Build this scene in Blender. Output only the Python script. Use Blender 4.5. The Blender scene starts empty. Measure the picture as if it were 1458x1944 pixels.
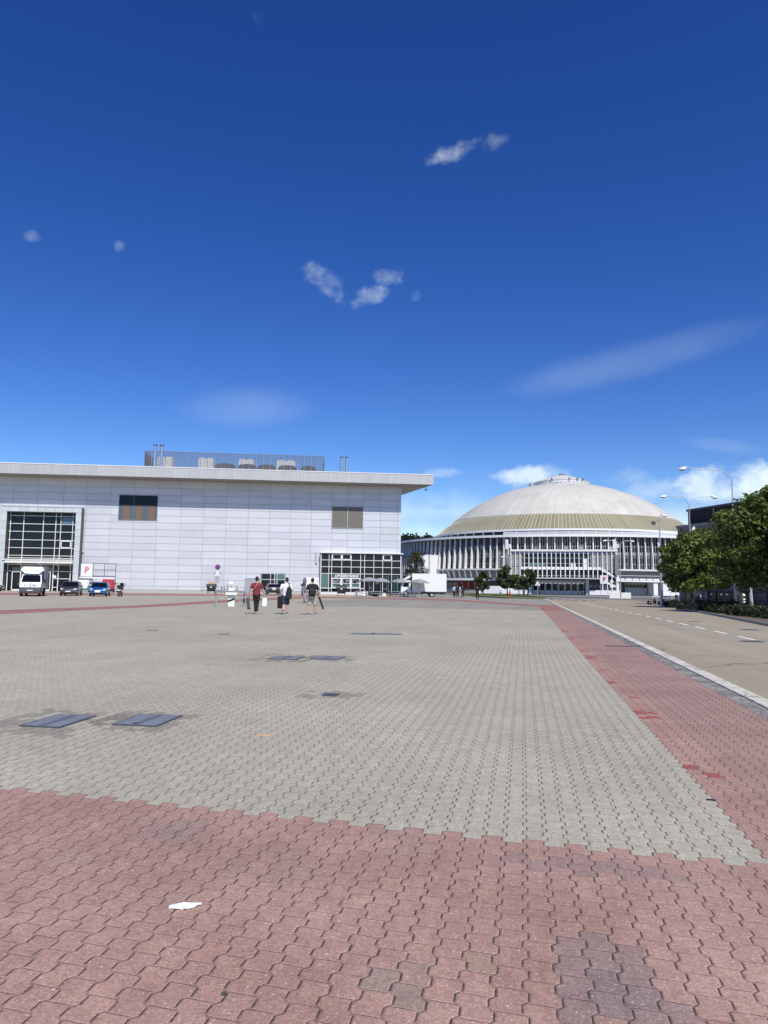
import bpy, bmesh, math, random
from mathutils import Vector, Matrix, Euler
R = math.radians
sc = bpy.context.scene
COL = sc.collection
random.seed(7)
# ------------------------------------------------------------------ survey of the place (camera station -> ground)
CAM_F, CAM_H, CAM_ROLL, CAM_PITCH = 1404.0, 1.42, 0.013, math.atan(141.6 / 1404)
def ray(px, py):
    u, v = px - 729, py - 972
    u, v = u * math.cos(CAM_ROLL) + v * math.sin(CAM_ROLL), -u * math.sin(CAM_ROLL) + v * math.cos(CAM_ROLL)
    return u, CAM_F * math.cos(CAM_PITCH) + v * math.sin(CAM_PITCH), CAM_F * math.sin(CAM_PITCH) - v * math.cos(CAM_PITCH)
def G(px, py, z=0.0):
    u, y, w = ray(px, py); k = (z - CAM_H) / w
    return u * k, y * k
AZ = R(10.67)                                     # heading of the paving rows
def ST(s, t): return s * math.sin(AZ) + t * math.cos(AZ), s * math.cos(AZ) - t * math.sin(AZ)
SK = 0.0864

# ------------------------------------------------------------------ mesh helper
class MB:
    def __init__(self, M=None): self.v = []; self.f = []; self.m = []; self.M = M
    def add(self, vs, fs, mi=0):
        n = len(self.v)
        for p in vs: self.v.append(tuple(self.M @ Vector(p)) if self.M else tuple(p))
        for f in fs: self.f.append([i + n for i in f]); self.m.append(mi)
        return self
    def box(self, x0, x1, y0, y1, z0, z1, mi=0):
        return self.add([(x0,y0,z0),(x1,y0,z0),(x1,y1,z0),(x0,y1,z0),(x0,y0,z1),(x1,y0,z1),(x1,y1,z1),(x0,y1,z1)],
            [(0,3,2,1),(4,5,6,7),(0,1,5,4),(1,2,6,5),(2,3,7,6),(3,0,4,7)], mi)
    def obox(self, c, s, rot=(0,0,0), mi=0):
        E_ = Euler(rot).to_matrix(); x, y, z = s[0]/2, s[1]/2, s[2]/2
        vs = [Vector(c) + E_ @ Vector(p) for p in [(-x,-y,-z),(x,-y,-z),(x,y,-z),(-x,y,-z),(-x,-y,z),(x,-y,z),(x,y,z),(-x,y,z)]]
        return self.add(vs, [(0,3,2,1),(4,5,6,7),(0,1,5,4),(1,2,6,5),(2,3,7,6),(3,0,4,7)], mi)
    def tube(self, pts, r, n=8, cap=True, mi=0, el=1.0):
        pts = [Vector(p) for p in pts]; rr = r if isinstance(r, (list, tuple)) else [r] * len(pts)
        vs = []; fs = []; up = None
        for i, p in enumerate(pts):
            a = pts[max(i-1,0)]; b = pts[min(i+1,len(pts)-1)]; d = (b - a).normalized()
            if up is None: up = Vector((0,0,1)) if abs(d.z) < .9 else Vector((0,1,0))
            x = up.cross(d).normalized(); y = d.cross(x).normalized(); up = y
            for k in range(n):
                t = 2*math.pi*k/n; vs.append(p + x*math.cos(t)*rr[i]*el + y*math.sin(t)*rr[i])
        for i in range(len(pts)-1):
            for k in range(n): fs.append((i*n+k, i*n+(k+1)%n, (i+1)*n+(k+1)%n, (i+1)*n+k))
        if cap: fs.append(tuple(range(n))[::-1]); fs.append(tuple((len(pts)-1)*n+k for k in range(n)))
        return self.add(vs, fs, mi)
    def lathe(self, prof, n=32, a0=0.0, a1=2*math.pi, c=(0,0,0), mi=0):
        full = abs(a1-a0-2*math.pi) < 1e-6; m = n if full else n+1; vs = []
        for k in range(m):
            t = a0 + (a1-a0)*k/n
            for r, z in prof: vs.append((c[0]+r*math.sin(t), c[1]-r*math.cos(t), c[2]+z))
        q = len(prof); fs = []
        for k in range(n):
            k2 = (k+1) % m
            for i in range(q-1): fs.append((k*q+i, k2*q+i, k2*q+i+1, k*q+i+1))
        return self.add(vs, fs, mi)
    def ring(self, r0, r1, z0, z1, n=96, a0=0.0, a1=2*math.pi, mi=0):
        full = abs(a1-a0-2*math.pi) < 1e-6
        self.lathe([(r0,z0),(r1,z0),(r1,z1),(r0,z1),(r0,z0)], n, a0, a1, mi=mi)
        if not full:
            for t in (a0, a1):
                s, c = math.sin(t), -math.cos(t)
                self.add([(r0*s,r0*c,z0),(r1*s,r1*c,z0),(r1*s,r1*c,z1),(r0*s,r0*c,z1)], [(0,1,2,3)], mi)
        return self
    def prism(self, poly, lo, hi, axis='x', mi=0):
        n = len(poly)
        def mk(a, b, h): return {'x': (h,a,b), 'y': (a,h,b), 'z': (a,b,h)}[axis]
        vs = [mk(a,b,lo) for a,b in poly] + [mk(a,b,hi) for a,b in poly]
        fs = [tuple(range(n))[::-1], tuple(range(n,2*n))] + [(i,(i+1)%n,n+(i+1)%n,n+i) for i in range(n)]
        return self.add(vs, fs, mi)
    def ell(self, c, r, nu=12, nv=8, mi=0):
        vs = [(c[0],c[1],c[2]-r[2])]; fs = []
        for j in range(1, nv):
            a = -math.pi/2 + math.pi*j/nv
            for i in range(nu):
                t = 2*math.pi*i/nu
                vs.append((c[0]+r[0]*math.cos(a)*math.cos(t), c[1]+r[1]*math.cos(a)*math.sin(t), c[2]+r[2]*math.sin(a)))
        vs.append((c[0],c[1],c[2]+r[2])); L = len(vs)-1
        for i in range(nu):
            fs.append((0, 1+(i+1)%nu, 1+i)); b = 1+(nv-2)*nu; fs.append((L, b+i, b+(i+1)%nu))
            for j in range(nv-2): a = 1+j*nu; fs.append((a+i, a+(i+1)%nu, a+nu+(i+1)%nu, a+nu+i))
        return self.add(vs, fs, mi)
    def build(self, name, mats, parent=None, smooth=False, bevel=0, fix=True):
        me = bpy.data.meshes.new(name); me.from_pydata(self.v, [], self.f)
        for i, p in enumerate(me.polygons): p.material_index = self.m[i]
        if fix:
            bm = bmesh.new(); bm.from_mesh(me); bmesh.ops.recalc_face_normals(bm, faces=bm.faces); bm.to_mesh(me); bm.free()
        for m in (mats if isinstance(mats, (list, tuple)) else [mats]): me.materials.append(m)
        o = bpy.data.objects.new(name, me); COL.objects.link(o)
        if smooth:
            for p in me.polygons: p.use_smooth = True
            if smooth != 'all':
                md = o.modifiers.new('es', 'EDGE_SPLIT'); md.split_angle = R(smooth if smooth > 1 else 35)
        if bevel:
            md = o.modifiers.new('bv', 'BEVEL'); md.width = bevel; md.segments = 2; md.limit_method = 'ANGLE'; md.angle_limit = R(30)
        if parent: o.parent = parent
        return o
def tag(o, label=None, cat=None, group=None, kind=None):
    for k, v in (('label',label),('category',cat),('group',group),('kind',kind)):
        if v: o[k] = v
    return o
def root(name, label, cat, loc=(0,0,0), rz=0.0, group=None):
    o = bpy.data.objects.new(name, None); COL.objects.link(o); o.empty_display_size = .3
    o.location = loc if len(loc) == 3 else (loc[0], loc[1], 0); o.rotation_euler = (0,0,rz)
    return tag(o, label, cat, group)
def copy_tree(o, parent=None):
    c = o.copy(); COL.objects.link(c)
    if parent: c.parent = parent
    for ch in list(o.children): copy_tree(ch, c)
    return c
def text_mesh(s, size, depth=.02, shear=0.0, ax='CENTER'):
    cu = bpy.data.curves.new('t', 'FONT'); cu.body = s; cu.size = size; cu.extrude = depth; cu.shear = shear; cu.align_x = ax; cu.align_y = 'CENTER'; cu.offset = size*.035
    o = bpy.data.objects.new('t', cu); COL.objects.link(o)
    me = bpy.data.meshes.new_from_object(o.evaluated_get(bpy.context.evaluated_depsgraph_get()))
    bpy.data.objects.remove(o); return me
def text(name, s, size, mat, parent, loc, rot=(R(90),0,0), depth=.02, shear=0.0):
    me = text_mesh(s, size, depth, shear); me.materials.clear(); me.materials.append(mat)
    o = bpy.data.objects.new(name, me); COL.objects.link(o); o.parent = parent; o.location = loc; o.rotation_euler = rot
    return o

# ------------------------------------------------------------------ node helper
class X:
    nt = None
    def __init__(s, k): s.k = k
    @staticmethod
    def n(t, **kw):
        nd = X.nt.nodes.new(t)
        for a, b in kw.items(): setattr(nd, a, b)
        return nd
    @staticmethod
    def put(sock, v):
        if isinstance(v, X): X.nt.links.new(v.k, sock)
        else: sock.default_value = v
    @staticmethod
    def op(o, *a):
        nd = X.n('ShaderNodeMath', operation=o)
        for i, v in enumerate(a): X.put(nd.inputs[i], v)
        return X(nd.outputs[0])
    def __add__(s,o): return X.op('ADD',s,o)
    __radd__ = __add__
    def __sub__(s,o): return X.op('SUBTRACT',s,o)
    def __rsub__(s,o): return X.op('SUBTRACT',o,s)
    def __mul__(s,o): return X.op('MULTIPLY',s,o)
    __rmul__ = __mul__
    def __truediv__(s,o): return X.op('DIVIDE',s,o)
    def __lt__(s,o): return X.op('LESS_THAN',s,o)
    def __gt__(s,o): return X.op('GREATER_THAN',s,o)
def fl(a): return X.op('FLOOR',a)
def fr(a): return X.op('FRACT',a)
def mn(a,b): return X.op('MINIMUM',a,b)
def mx(a,b): return X.op('MAXIMUM',a,b)
def ab(a): return X.op('ABSOLUTE',a)
def ss(a, lo, hi, o0=0.0, o1=1.0):
    nd = X.n('ShaderNodeMapRange', interpolation_type='SMOOTHSTEP')
    for i, v in enumerate((a,lo,hi,o0,o1)): X.put(nd.inputs[i], v)
    return X(nd.outputs[0])
def clamp(a, lo=0.0, hi=1.0): return mn(mx(a, lo), hi)
def xyz(x, y, z=0.0):
    nd = X.n('ShaderNodeCombineXYZ')
    for i, v in enumerate((x,y,z)): X.put(nd.inputs[i], v)
    return X(nd.outputs[0])
def mix(f, a, b):
    nd = X.n('ShaderNodeMix', data_type='RGBA'); X.put(nd.inputs[0], f)
    for i, v in ((6,a),(7,b)): X.put(nd.inputs[i], v if isinstance(v, X) else (*v, 1.0) if len(v) == 3 else v)
    return X(nd.outputs[2])
def gain(c, f):
    nd = X.n('ShaderNodeVectorMath', operation='SCALE'); X.put(nd.inputs[0], c if isinstance(c, X) else tuple(c)); X.put(nd.inputs['Scale'], f)
    return X(nd.outputs[0])
def noise(v, scale, detail=2.0, rough=.5, out=0):
    nd = X.n('ShaderNodeTexNoise'); X.put(nd.inputs['Vector'], v); nd.inputs['Scale'].default_value = scale
    nd.inputs['Detail'].default_value = detail; nd.inputs['Roughness'].default_value = rough
    return X(nd.outputs[out])
def white(v, out=0):
    nd = X.n('ShaderNodeTexWhiteNoise', noise_dimensions='3D'); X.put(nd.inputs['Vector'], v); return X(nd.outputs[out])
def coord(w='Object'):
    nd = X.n('ShaderNodeTexCoord'); return X(nd.outputs[w])
def sep(v):
    nd = X.n('ShaderNodeSeparateXYZ'); X.put(nd.inputs[0], v); return [X(o) for o in nd.outputs]
def island(): return X(X.n('ShaderNodeNewGeometry').outputs['Random Per Island'])
def mat_new(name):
    m = bpy.data.materials.new(name); m.use_nodes = True; X.nt = m.node_tree; X.nt.nodes.clear()
    return m
def finish(col, rough=.6, metal=0.0, bump=None, bd=.01, spec=.5, bs=1.0, alpha=None, trans=None, coat=0.0):
    b = X.n('ShaderNodeBsdfPrincipled'); o = X.n('ShaderNodeOutputMaterial')
    X.put(b.inputs['Base Color'], col if isinstance(col, X) else (*col, 1.0)); X.put(b.inputs['Roughness'], rough); X.put(b.inputs['Metallic'], metal)
    b.inputs['Specular IOR Level'].default_value = spec; b.inputs['Coat Weight'].default_value = coat
    if bump is not None:
        nd = X.n('ShaderNodeBump'); nd.inputs['Distance'].default_value = bd; nd.inputs['Strength'].default_value = bs
        X.put(nd.inputs['Height'], bump); X.nt.links.new(nd.outputs[0], b.inputs['Normal'])
    out = b.outputs[0]
    if alpha is not None:
        t = X.n('ShaderNodeBsdfTransparent'); mxs = X.n('ShaderNodeMixShader'); X.put(mxs.inputs[0], alpha)
        X.nt.links.new(t.outputs[0], mxs.inputs[1]); X.nt.links.new(out, mxs.inputs[2]); out = mxs.outputs[0]
    if trans is not None:
        t = X.n('ShaderNodeBsdfTranslucent'); X.put(t.inputs[0], trans); mxs = X.n('ShaderNodeMixShader'); mxs.inputs[0].default_value = .3
        X.nt.links.new(out, mxs.inputs[1]); X.nt.links.new(t.outputs[0], mxs.inputs[2]); out = mxs.outputs[0]
    X.nt.links.new(out, o.inputs[0])
def pbr(name, col, rough=.6, metal=0.0, var=.12, scale=3.0, bump=0.0, spec=.5, isl=0.0, coat=0.0):
    m = mat_new(name); c = coord()
    n = noise(c, scale, 4, .6)
    f = 1.0 + (n - .5) * (2 * var)
    if isl: f = f * (1.0 + (island() - .5) * (2 * isl))
    finish(gain(col, f), rough, metal, bump=noise(c, scale*6, 3) if bump else None, bd=bump or .01, spec=spec, coat=coat)
    return m
M = {}
M['white'] = pbr('white_paint', (.78,.78,.77), .5, var=.05)
M['cream'] = pbr('cream_panel', (.80,.79,.74), .55, var=.05)
M['offwhite'] = pbr('aged_white', (.66,.66,.64), .6, var=.1, scale=.6)
M['fin'] = pbr('fin_concrete', (.74,.74,.72), .6, var=.08, scale=.5)
M['lgrey'] = pbr('light_grey_metal', (.52,.54,.56), .45, metal=.2, var=.06)
M['steel'] = pbr('brushed_steel', (.62,.64,.66), .3, metal=.9, var=.08)
M['galv'] = pbr('galvanised_steel', (.50,.52,.53), .45, metal=.5, var=.1)
M['dgrey'] = pbr('dark_grey', (.07,.072,.078), .5, var=.15)
M['mgrey'] = pbr('mid_grey', (.22,.225,.23), .55, var=.1)
M['frame'] = pbr('frame_grey', (.18,.19,.21), .5, var=.1)
M['black'] = pbr('black_plastic', (.014,.014,.016), .45, var=.2)
M['rubber'] = pbr('tyre_rubber', (.018,.018,.018), .85, var=.2)
M['glass'] = pbr('dark_glass', (.004,.006,.011), .06, spec=.25, var=.3, scale=.7)
M['carglass'] = pbr('car_glass', (.005,.006,.007), .08, spec=.4, var=.2)
M['tealglass'] = pbr('teal_glass', (.085,.165,.155), .12, var=.15, scale=1)
M['navyglass'] = pbr('navy_glass', (.006,.009,.018), .07, spec=.3, var=.2, scale=.5)
M['lamp_lens'] = pbr('headlamp_lens', (.75,.77,.78), .15, var=.05)
M['redlens'] = pbr('tail_lamp', (.35,.01,.01), .2, var=.05)
M['plate'] = pbr('plate_white', (.8,.8,.78), .5, var=.03)
M['red'] = pbr('red_paint', (.42,.03,.04), .3, var=.08, coat=.4)
M['blue'] = pbr('blue_paint', (.02,.10,.30), .25, metal=.3, var=.08, coat=.6)
M['gunmetal'] = pbr('gunmetal_paint', (.07,.068,.072), .3, metal=.4, var=.08, coat=.5)
M['carblack'] = pbr('black_paint', (.008,.008,.010), .2, var=.1, coat=.7)
M['vanwhite'] = pbr('van_white', (.80,.80,.79), .35, var=.04, coat=.3)
M['green'] = pbr('green_trim', (.03,.20,.12), .4, var=.05)
M['signred'] = pbr('sign_red', (.55,.05,.07), .5, var=.05)
M['pinkred'] = pbr('faded_sign_red', (.68,.19,.18), .5, var=.08)
M['signblue'] = pbr('sign_violet_blue', (.12,.05,.28), .5, var=.05)
M['yellow'] = pbr('sign_yellow', (.75,.70,.45), .5, var=.05)
M['redpanel'] = pbr('red_door_panel', (.45,.06,.03), .5, var=.1)
M['card'] = pbr('cardboard', (.50,.34,.20), .8, var=.1)
M['parasol'] = pbr('grey_canvas', (.27,.275,.285), .8, var=.08)
M['wood'] = pbr('weathered_wood', (.22,.20,.17), .8, var=.2)
M['concrete'] = pbr('concrete', (.42,.41,.39), .8, var=.12, scale=1.2, bump=.01)
M['trunk'] = pbr('bark', (.09,.075,.06), .9, var=.3, scale=6, bump=.02)
M['skin'] = pbr('skin', (.55,.33,.24), .5, var=.06)
M['hair'] = pbr('dark_hair', (.02,.015,.012), .7, var=.2)
M['maroon'] = pbr('maroon_cloth', (.20,.025,.04), .85, var=.12, scale=8)
M['cblack'] = pbr('black_cloth', (.013,.013,.015), .85, var=.2, scale=8)
M['cwhite'] = pbr('white_cloth', (.72,.72,.72), .85, var=.06, scale=8)
M['navy'] = pbr('navy_cloth', (.035,.05,.09), .85, var=.25, scale=10)
M['khaki'] = pbr('khaki_cloth', (.45,.42,.34), .85, var=.12, scale=8)
M['lblue'] = pbr('light_blue_cloth', (.30,.48,.68), .85, var=.08, scale=8)
M['tan'] = pbr('tan_leather', (.55,.30,.14), .6, var=.1)
M['cgrey'] = pbr('grey_cloth', (.30,.30,.31), .85, var=.12, scale=8)
M['paper'] = pbr('white_paper', (.82,.82,.82), .8, var=.04, scale=20)
M['cover'] = pbr('steel_cover', (.185,.20,.22), .6, metal=.1, var=.35, scale=2.5)
M['rust'] = pbr('rusty_iron', (.13,.085,.07), .8, var=.3, scale=6)
M['ridge'] = pbr('steel_ridge', (.13,.14,.155), .55, metal=.2, var=.2, scale=3)
M['soil'] = pbr('dry_soil', (.13,.10,.07), .95, var=.3, scale=2, bump=.03)
M['grass'] = pbr('grass_ground', (.13,.15,.055), .95, var=.35, scale=1.5, bump=.03)
M['roofgrey'] = pbr('roof_grey', (.36,.37,.38), .7, var=.1, scale=.3)
M['soffit'] = pbr('soffit_grey', (.32,.30,.27), .7, var=.1)
M['blind'] = pbr('pale_blinds', (.32,.315,.29), .8, var=.25, scale=.8)
M['mull'] = pbr('mullion_grey', (.34,.35,.35), .5, var=.1)
M['portalgrey'] = pbr('portal_panel', (.52,.57,.57), .5, var=.06, isl=.06)
M['roadwhite'] = pbr('road_paint', (.72,.71,.66), .8, var=.2, scale=5)
M['hyd'] = pbr('hydrant_red', (.55,.03,.02), .4, var=.05)
SUN_E, SKY_STR, EXPO = 4.8, .090, 0.0
SKY_SAT, SKY_HUE, SKY_GAM = 1.27, .515, 1.2
CLOUD_HI, CLOUD_LO = (9.8,11.2,12.2), (5.2,6.6,8.8)
# ------------------------------------------------------------------ camera, sun, sky
cam = bpy.data.objects.new('camera', bpy.data.cameras.new('camera')); COL.objects.link(cam); sc.camera = cam
cam.data.sensor_fit = 'VERTICAL'; cam.data.sensor_height = 36.0; cam.data.lens = CAM_F / 1944 * 36
cam.data.clip_start = .05; cam.data.clip_end = 9000
cam.location = (0, 0, CAM_H)
cam.matrix_world = Matrix.Translation((0,0,CAM_H)) @ Matrix.Rotation(R(90)+CAM_PITCH, 4, 'X') @ Matrix.Rotation(CAM_ROLL, 4, 'Z')
SUN_EL, SUN_AZ = R(51), R(158)                    # azimuth clockwise from +Y (the view direction)
sd = Vector((math.sin(SUN_AZ)*math.cos(SUN_EL), math.cos(SUN_AZ)*math.cos(SUN_EL), math.sin(SUN_EL)))
sun = bpy.data.objects.new('sun', bpy.data.lights.new('sun', 'SUN')); COL.objects.link(sun)
sun.data.energy = SUN_E; sun.data.angle = R(.53); sun.data.color = (1.0, .955, .89)
sun.rotation_euler = (-sd).to_track_quat('-Z', 'Y').to_euler()
w = bpy.data.worlds.new('World'); sc.world = w; w.use_nodes = True; X.nt = w.node_tree; X.nt.nodes.clear()
sky = X.n('ShaderNodeTexSky', sky_type='NISHITA'); sky.sun_disc = False; sky.sun_elevation = SUN_EL; sky.sun_rotation = SUN_AZ
sky.altitude = 300; sky.air_density = 1.0; sky.dust_density = .1; sky.ozone_density = 4.0
hs = X.n('ShaderNodeHueSaturation'); hs.inputs['Saturation'].default_value = SKY_SAT; hs.inputs['Hue'].default_value = SKY_HUE; X.nt.links.new(sky.outputs[0], hs.inputs['Color'])
gm = X.n('ShaderNodeGamma'); gm.inputs[1].default_value = SKY_GAM; X.nt.links.new(hs.outputs[0], gm.inputs[0])
dirv = coord('Generated'); dx, dy, dz = sep(dirv)
az = X.op('ARCTAN2', dx, dy); el = X.op('ARCSINE', dz)
wv = xyz(az, el * 1.0, 0.0)
def fbm(scale, seed, detail=7, rough=.58, stretch=1.0):
    return noise(xyz(az * stretch + seed, el, seed * 1.7), scale, detail, rough)
N1 = fbm(34, 3.1, 9, .60, .8); N2 = fbm(14, 8.3, 5, .55); N3 = fbm(9, 5.2, 4, .5, .45); N4 = fbm(90, 1.3, 3, .6)
fine = N1 * .66 + N2 * .26 + N4 * .08
def pxdir(px, py):
    u, y, z = ray(px, py); return math.atan2(u, y), math.atan2(z, math.hypot(u, y))
tot = None; topl = None
def cloud(px, py, hw, hh, rot, dens, amp, soft, nz):
    global tot
    a0, e0 = pxdir(px, py); a1, e1 = pxdir(px + hw, py); a2, e2 = pxdir(px, py + hh)
    wa, we = abs(a1 - a0), abs(e2 - e0)
    c, s = math.cos(R(rot)), math.sin(R(rot))
    da = (az - a0) * math.cos(e0); de = el - e0
    wa *= math.cos(e0)
    p = (da * c + de * s) / wa; q = (de * c - da * s) / we
    g = 1.0 - (p * p + q * q)
    v = ss(g + (nz - .5) * amp, 0.0, soft) * dens
    tot = v if tot is None else mx(tot, v)
# px, py, half width, half height, tilt, density, noise, softness
for a in [(868,286,62,20,20,.46,6.5,2.2,fine),(935,270,36,20,12,.26,6.5,2.4,fine),(616,536,46,24,-24,.32,8.5,2.6,fine),(706,562,42,22,18,.46,6.0,2.1,fine),
          (742,526,32,20,0,.36,7.0,1.9,fine),(786,560,14,16,40,.20,8.0,2.6,fine),(62,452,20,14,0,.20,8.0,2.8,fine),(228,468,12,15,0,.24,8.0,2.8,fine),(495,40,16,22,30,.07,8,2.8,fine),
          (485,770,150,44,4,.19,2.2,2.2,N3),(1180,690,300,42,10,.17,2.2,2.2,N3),(1370,845,110,20,-12,.18,1.6,1.7,N3),
          (992,908,68,26,4,.78,4.6,1.2,fine),(1050,900,46,26,0,.35,5,1.6,fine),(842,898,40,12,0,.40,4.5,1.6,fine),
          (1345,925,95,42,10,.85,3.8,1.2,fine),(1450,918,80,48,0,.95,3.2,1.1,fine),(1250,935,80,30,0,.45,4.5,1.8,fine),(1190,905,60,22,0,.26,4,1.9,fine),
          (850,985,190,58,0,.50,2.8,1.5,N2),(1290,995,330,56,0,.62,2.0,1.3,N2),(1560,950,140,70,0,.8,3.0,1.1,fine)]:
    cloud(*a)
# grey undersides of the cumulus
shade = None
for (px, py, hw, hh, a) in [(995,926,80,14,.7),(1330,962,130,20,.8),(1440,965,90,18,.7),(798,952,44,18,1.0),(850,992,80,20,.9),(790,990,34,14,.7),(830,962,26,9,.8)]:
    a0, e0 = pxdir(px, py); a1, _ = pxdir(px + hw, py); _, e2 = pxdir(px, py + hh)
    p = (az - a0) / abs(a1 - a0); q = (el - e0) / abs(e2 - e0)
    v = ss(1.0 - (p*p + q*q) + (fine - .5) * 3.0, 0.0, 1.4) * a
    shade = v if shade is None else mx(shade, v)
ccol = mix(shade, CLOUD_HI, CLOUD_LO)
col = mix(tot, X(gm.outputs[0]), ccol)
bg = X.n('ShaderNodeBackground'); X.put(bg.inputs[0], col); bg.inputs[1].default_value = SKY_STR
ow = X.n('ShaderNodeOutputWorld'); X.nt.links.new(bg.outputs[0], ow.inputs[0])
vs_ = sc.view_settings; vs_.view_transform = 'Standard'; vs_.look = 'None'; vs_.exposure = EXPO; vs_.gamma = 1.0; vs_.use_curve_mapping = False
sc.cycles.max_bounces = 6; sc.cycles.transparent_max_bounces = 16; sc.cycles.use_denoising = True

# ------------------------------------------------------------------ ground materials
def rowcoords():
    x, y, z = sep(coord())
    s = x * math.sin(AZ) + y * math.cos(AZ); t = x * math.cos(AZ) - y * math.sin(AZ)
    return s + t * SK, t
m = mat_new('interlocking_pavers'); M['pavers'] = m
s, t = rowcoords(); c = coord()
W_, P_, A_ = .115, .155, .0115
jit = (noise(c, 9, 2) - .5) * .006
tri = ab(fr(s / P_) * 2.0 - 1.0) * 2.0 - 1.0
zig = X.op('MULTIPLY', clamp(tri * 3.0, -1.0, 1.0), A_) + jit
tt = (t - zig) / W_; k = fl(tt); ft = tt - k
sv = s / P_ + .25 + ab(X.op('MODULO', k, 2.0)) * .5; j = fl(sv); fs = sv - j
cid = xyz(k, j, 0.0); h1 = white(cid); h2 = white(xyz(k, j, 7.0)); h3 = white(xyz(k, j, 3.0))
dt = mn(ft, 1.0 - ft) * W_; ds = mn(fs, 1.0 - fs) * P_
wn = noise(c, 2.2, 3); wn2 = noise(c, 14, 2)
jw = .0008 + wn2 * .0036 + ss(wn, .35, .7) * .0010
jl = 1.0 - ss(dt, jw * .55, jw * 1.25)
js = (1.0 - ss(ds, .0002, .0016)) * ss(white(xyz(k, j, 11.0)), .6, 1.0) * .36
flat_ = ss(ab(tri), .22, .45); joint = mx(jl * (.34 + flat_ * .66) * ss(wn2, .12, .45, .55, 1.0), js)
tc = (k + .5) * W_; scn = (j + .25 - ab(X.op('MODULO', k, 2.0)) * .5 + .25) * P_
red = mx(scn < 4.495, tc > 1.23)
big = noise(c, .22, 5, .6); med = noise(c, 1.1, 4, .6); lowc = noise(gain(xyz(scn, tc, 0.0), 1.0), 1.6, 2); lowd = noise(xyz(scn, tc, 4.0), .9, 2)
grain = noise(c, 260, 2, .7); grit = noise(c, 90, 3, .65); streak = noise(xyz(s * 7.0, t * 26.0, 0.0), 1.0, 4, .6)
g = mix(ss(big, .3, .7), (.348,.320,.246), (.408,.378,.296)); g = mix(ss(lowc, .60, .70) * .35, g, (.30,.275,.215))
far = ss(s, 9.0, 40.0); g = mix(far * .6, g, (.368,.341,.266))
r = mix(ss(med, .3, .7), (.318,.190,.150), (.370,.235,.188))
r = mix(ss(lowd, .60, .68) * .22, r, (.235,.170,.150)); r = mix(ss(lowc, .64, .72) * .35, r, (.33,.24,.18))
r = mix((tc > 1.6) * .35, r, (.265,.182,.155))
for (px, py, rs, rt, cc) in [(1165,1840,.30,.20,(.205,.160,.155)),(1190,1900,.2,.2,(.21,.165,.16)),(1130,1638,.10,.55,(.215,.16,.152)),(925,1812,.10,.09,(.33,.24,.17)),(770,1860,.12,.10,(.235,.20,.165)),(330,1570,.18,.2,(.26,.19,.165))]:
    gx, gy = G(px, py); s0 = gx*math.sin(AZ)+gy*math.cos(AZ); t0 = gx*math.cos(AZ)-gy*math.sin(AZ); s0 += t0*SK
    dd = (scn - s0) * (scn - s0) / rs**2 + (tc - t0) * (tc - t0) / rt**2
    r = mix(ss(dd + (h3 - .5) * 1.1 + (noise(c, 3.5, 4, .6) - .5) * 1.2, 1.25, .75) * .5, r, cc)
nearedge = (tc > 1.23) * (tc < 1.50) * ss(noise(xyz(scn, 0.0, 2.0), .9, 2) + h2 * .20, .715, .725)
r = mix(nearedge, r, (.31,.095,.075))
base = mix(red, g, r)
for (px, py, rs, rt) in [(110,1369,.62,.55),(270,1368,.50,.46),(543,1249,.8,.6),(623,1249,.6,.6),(625,1319,.35,.4)]:      # newer darker stones laid round the hatches
    gx, gy = G(px, py); s0 = gx*math.sin(AZ)+gy*math.cos(AZ); t0 = gx*math.cos(AZ)-gy*math.sin(AZ); s0 += t0*SK
    inside = (ab(scn - s0) < rs) * (ab(tc - t0) < rt)
    base = mix(inside * .5 * (h3 > .25), base, (.16,.145,.12))
val = (1.0 + (h1 - .5) * .07) * (1.0 + (grit - .5) * 1.5) * (1.0 + (grain - .5) * .9) * (1.0 + (noise(c, 34, 4, .65) - .5) * .8) * (1.0 + (noise(c, 9, 4, .65) - .5) * .5) * (1.0 + (noise(xyz(s * .25, t * .9, 3.0), 1.0, 4, .6) - .5) * .34) * (1.0 + (med - .5) * .16) * (1.0 + (streak - .5) * .42)
base = gain(base, val)
speck = ss(noise(c, 62, 2, .6, 0), .64, .71); base = mix(speck * .75, base, (.62,.58,.52))
stain = ss(noise(c, .55, 5, .65), .62, .74); base = mix(stain * .30, base, (.16,.14,.12))
base = mix(joint * .92, base, (.022,.019,.016))
edge = ss(dt, .001, .010) * ss(ds, .0005, .006)
finish(base, .85, bump=edge * .9 + grit * .12 + grain * .10 + (h2 - .5) * .04, bd=.006, bs=.8, spec=.25)

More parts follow.
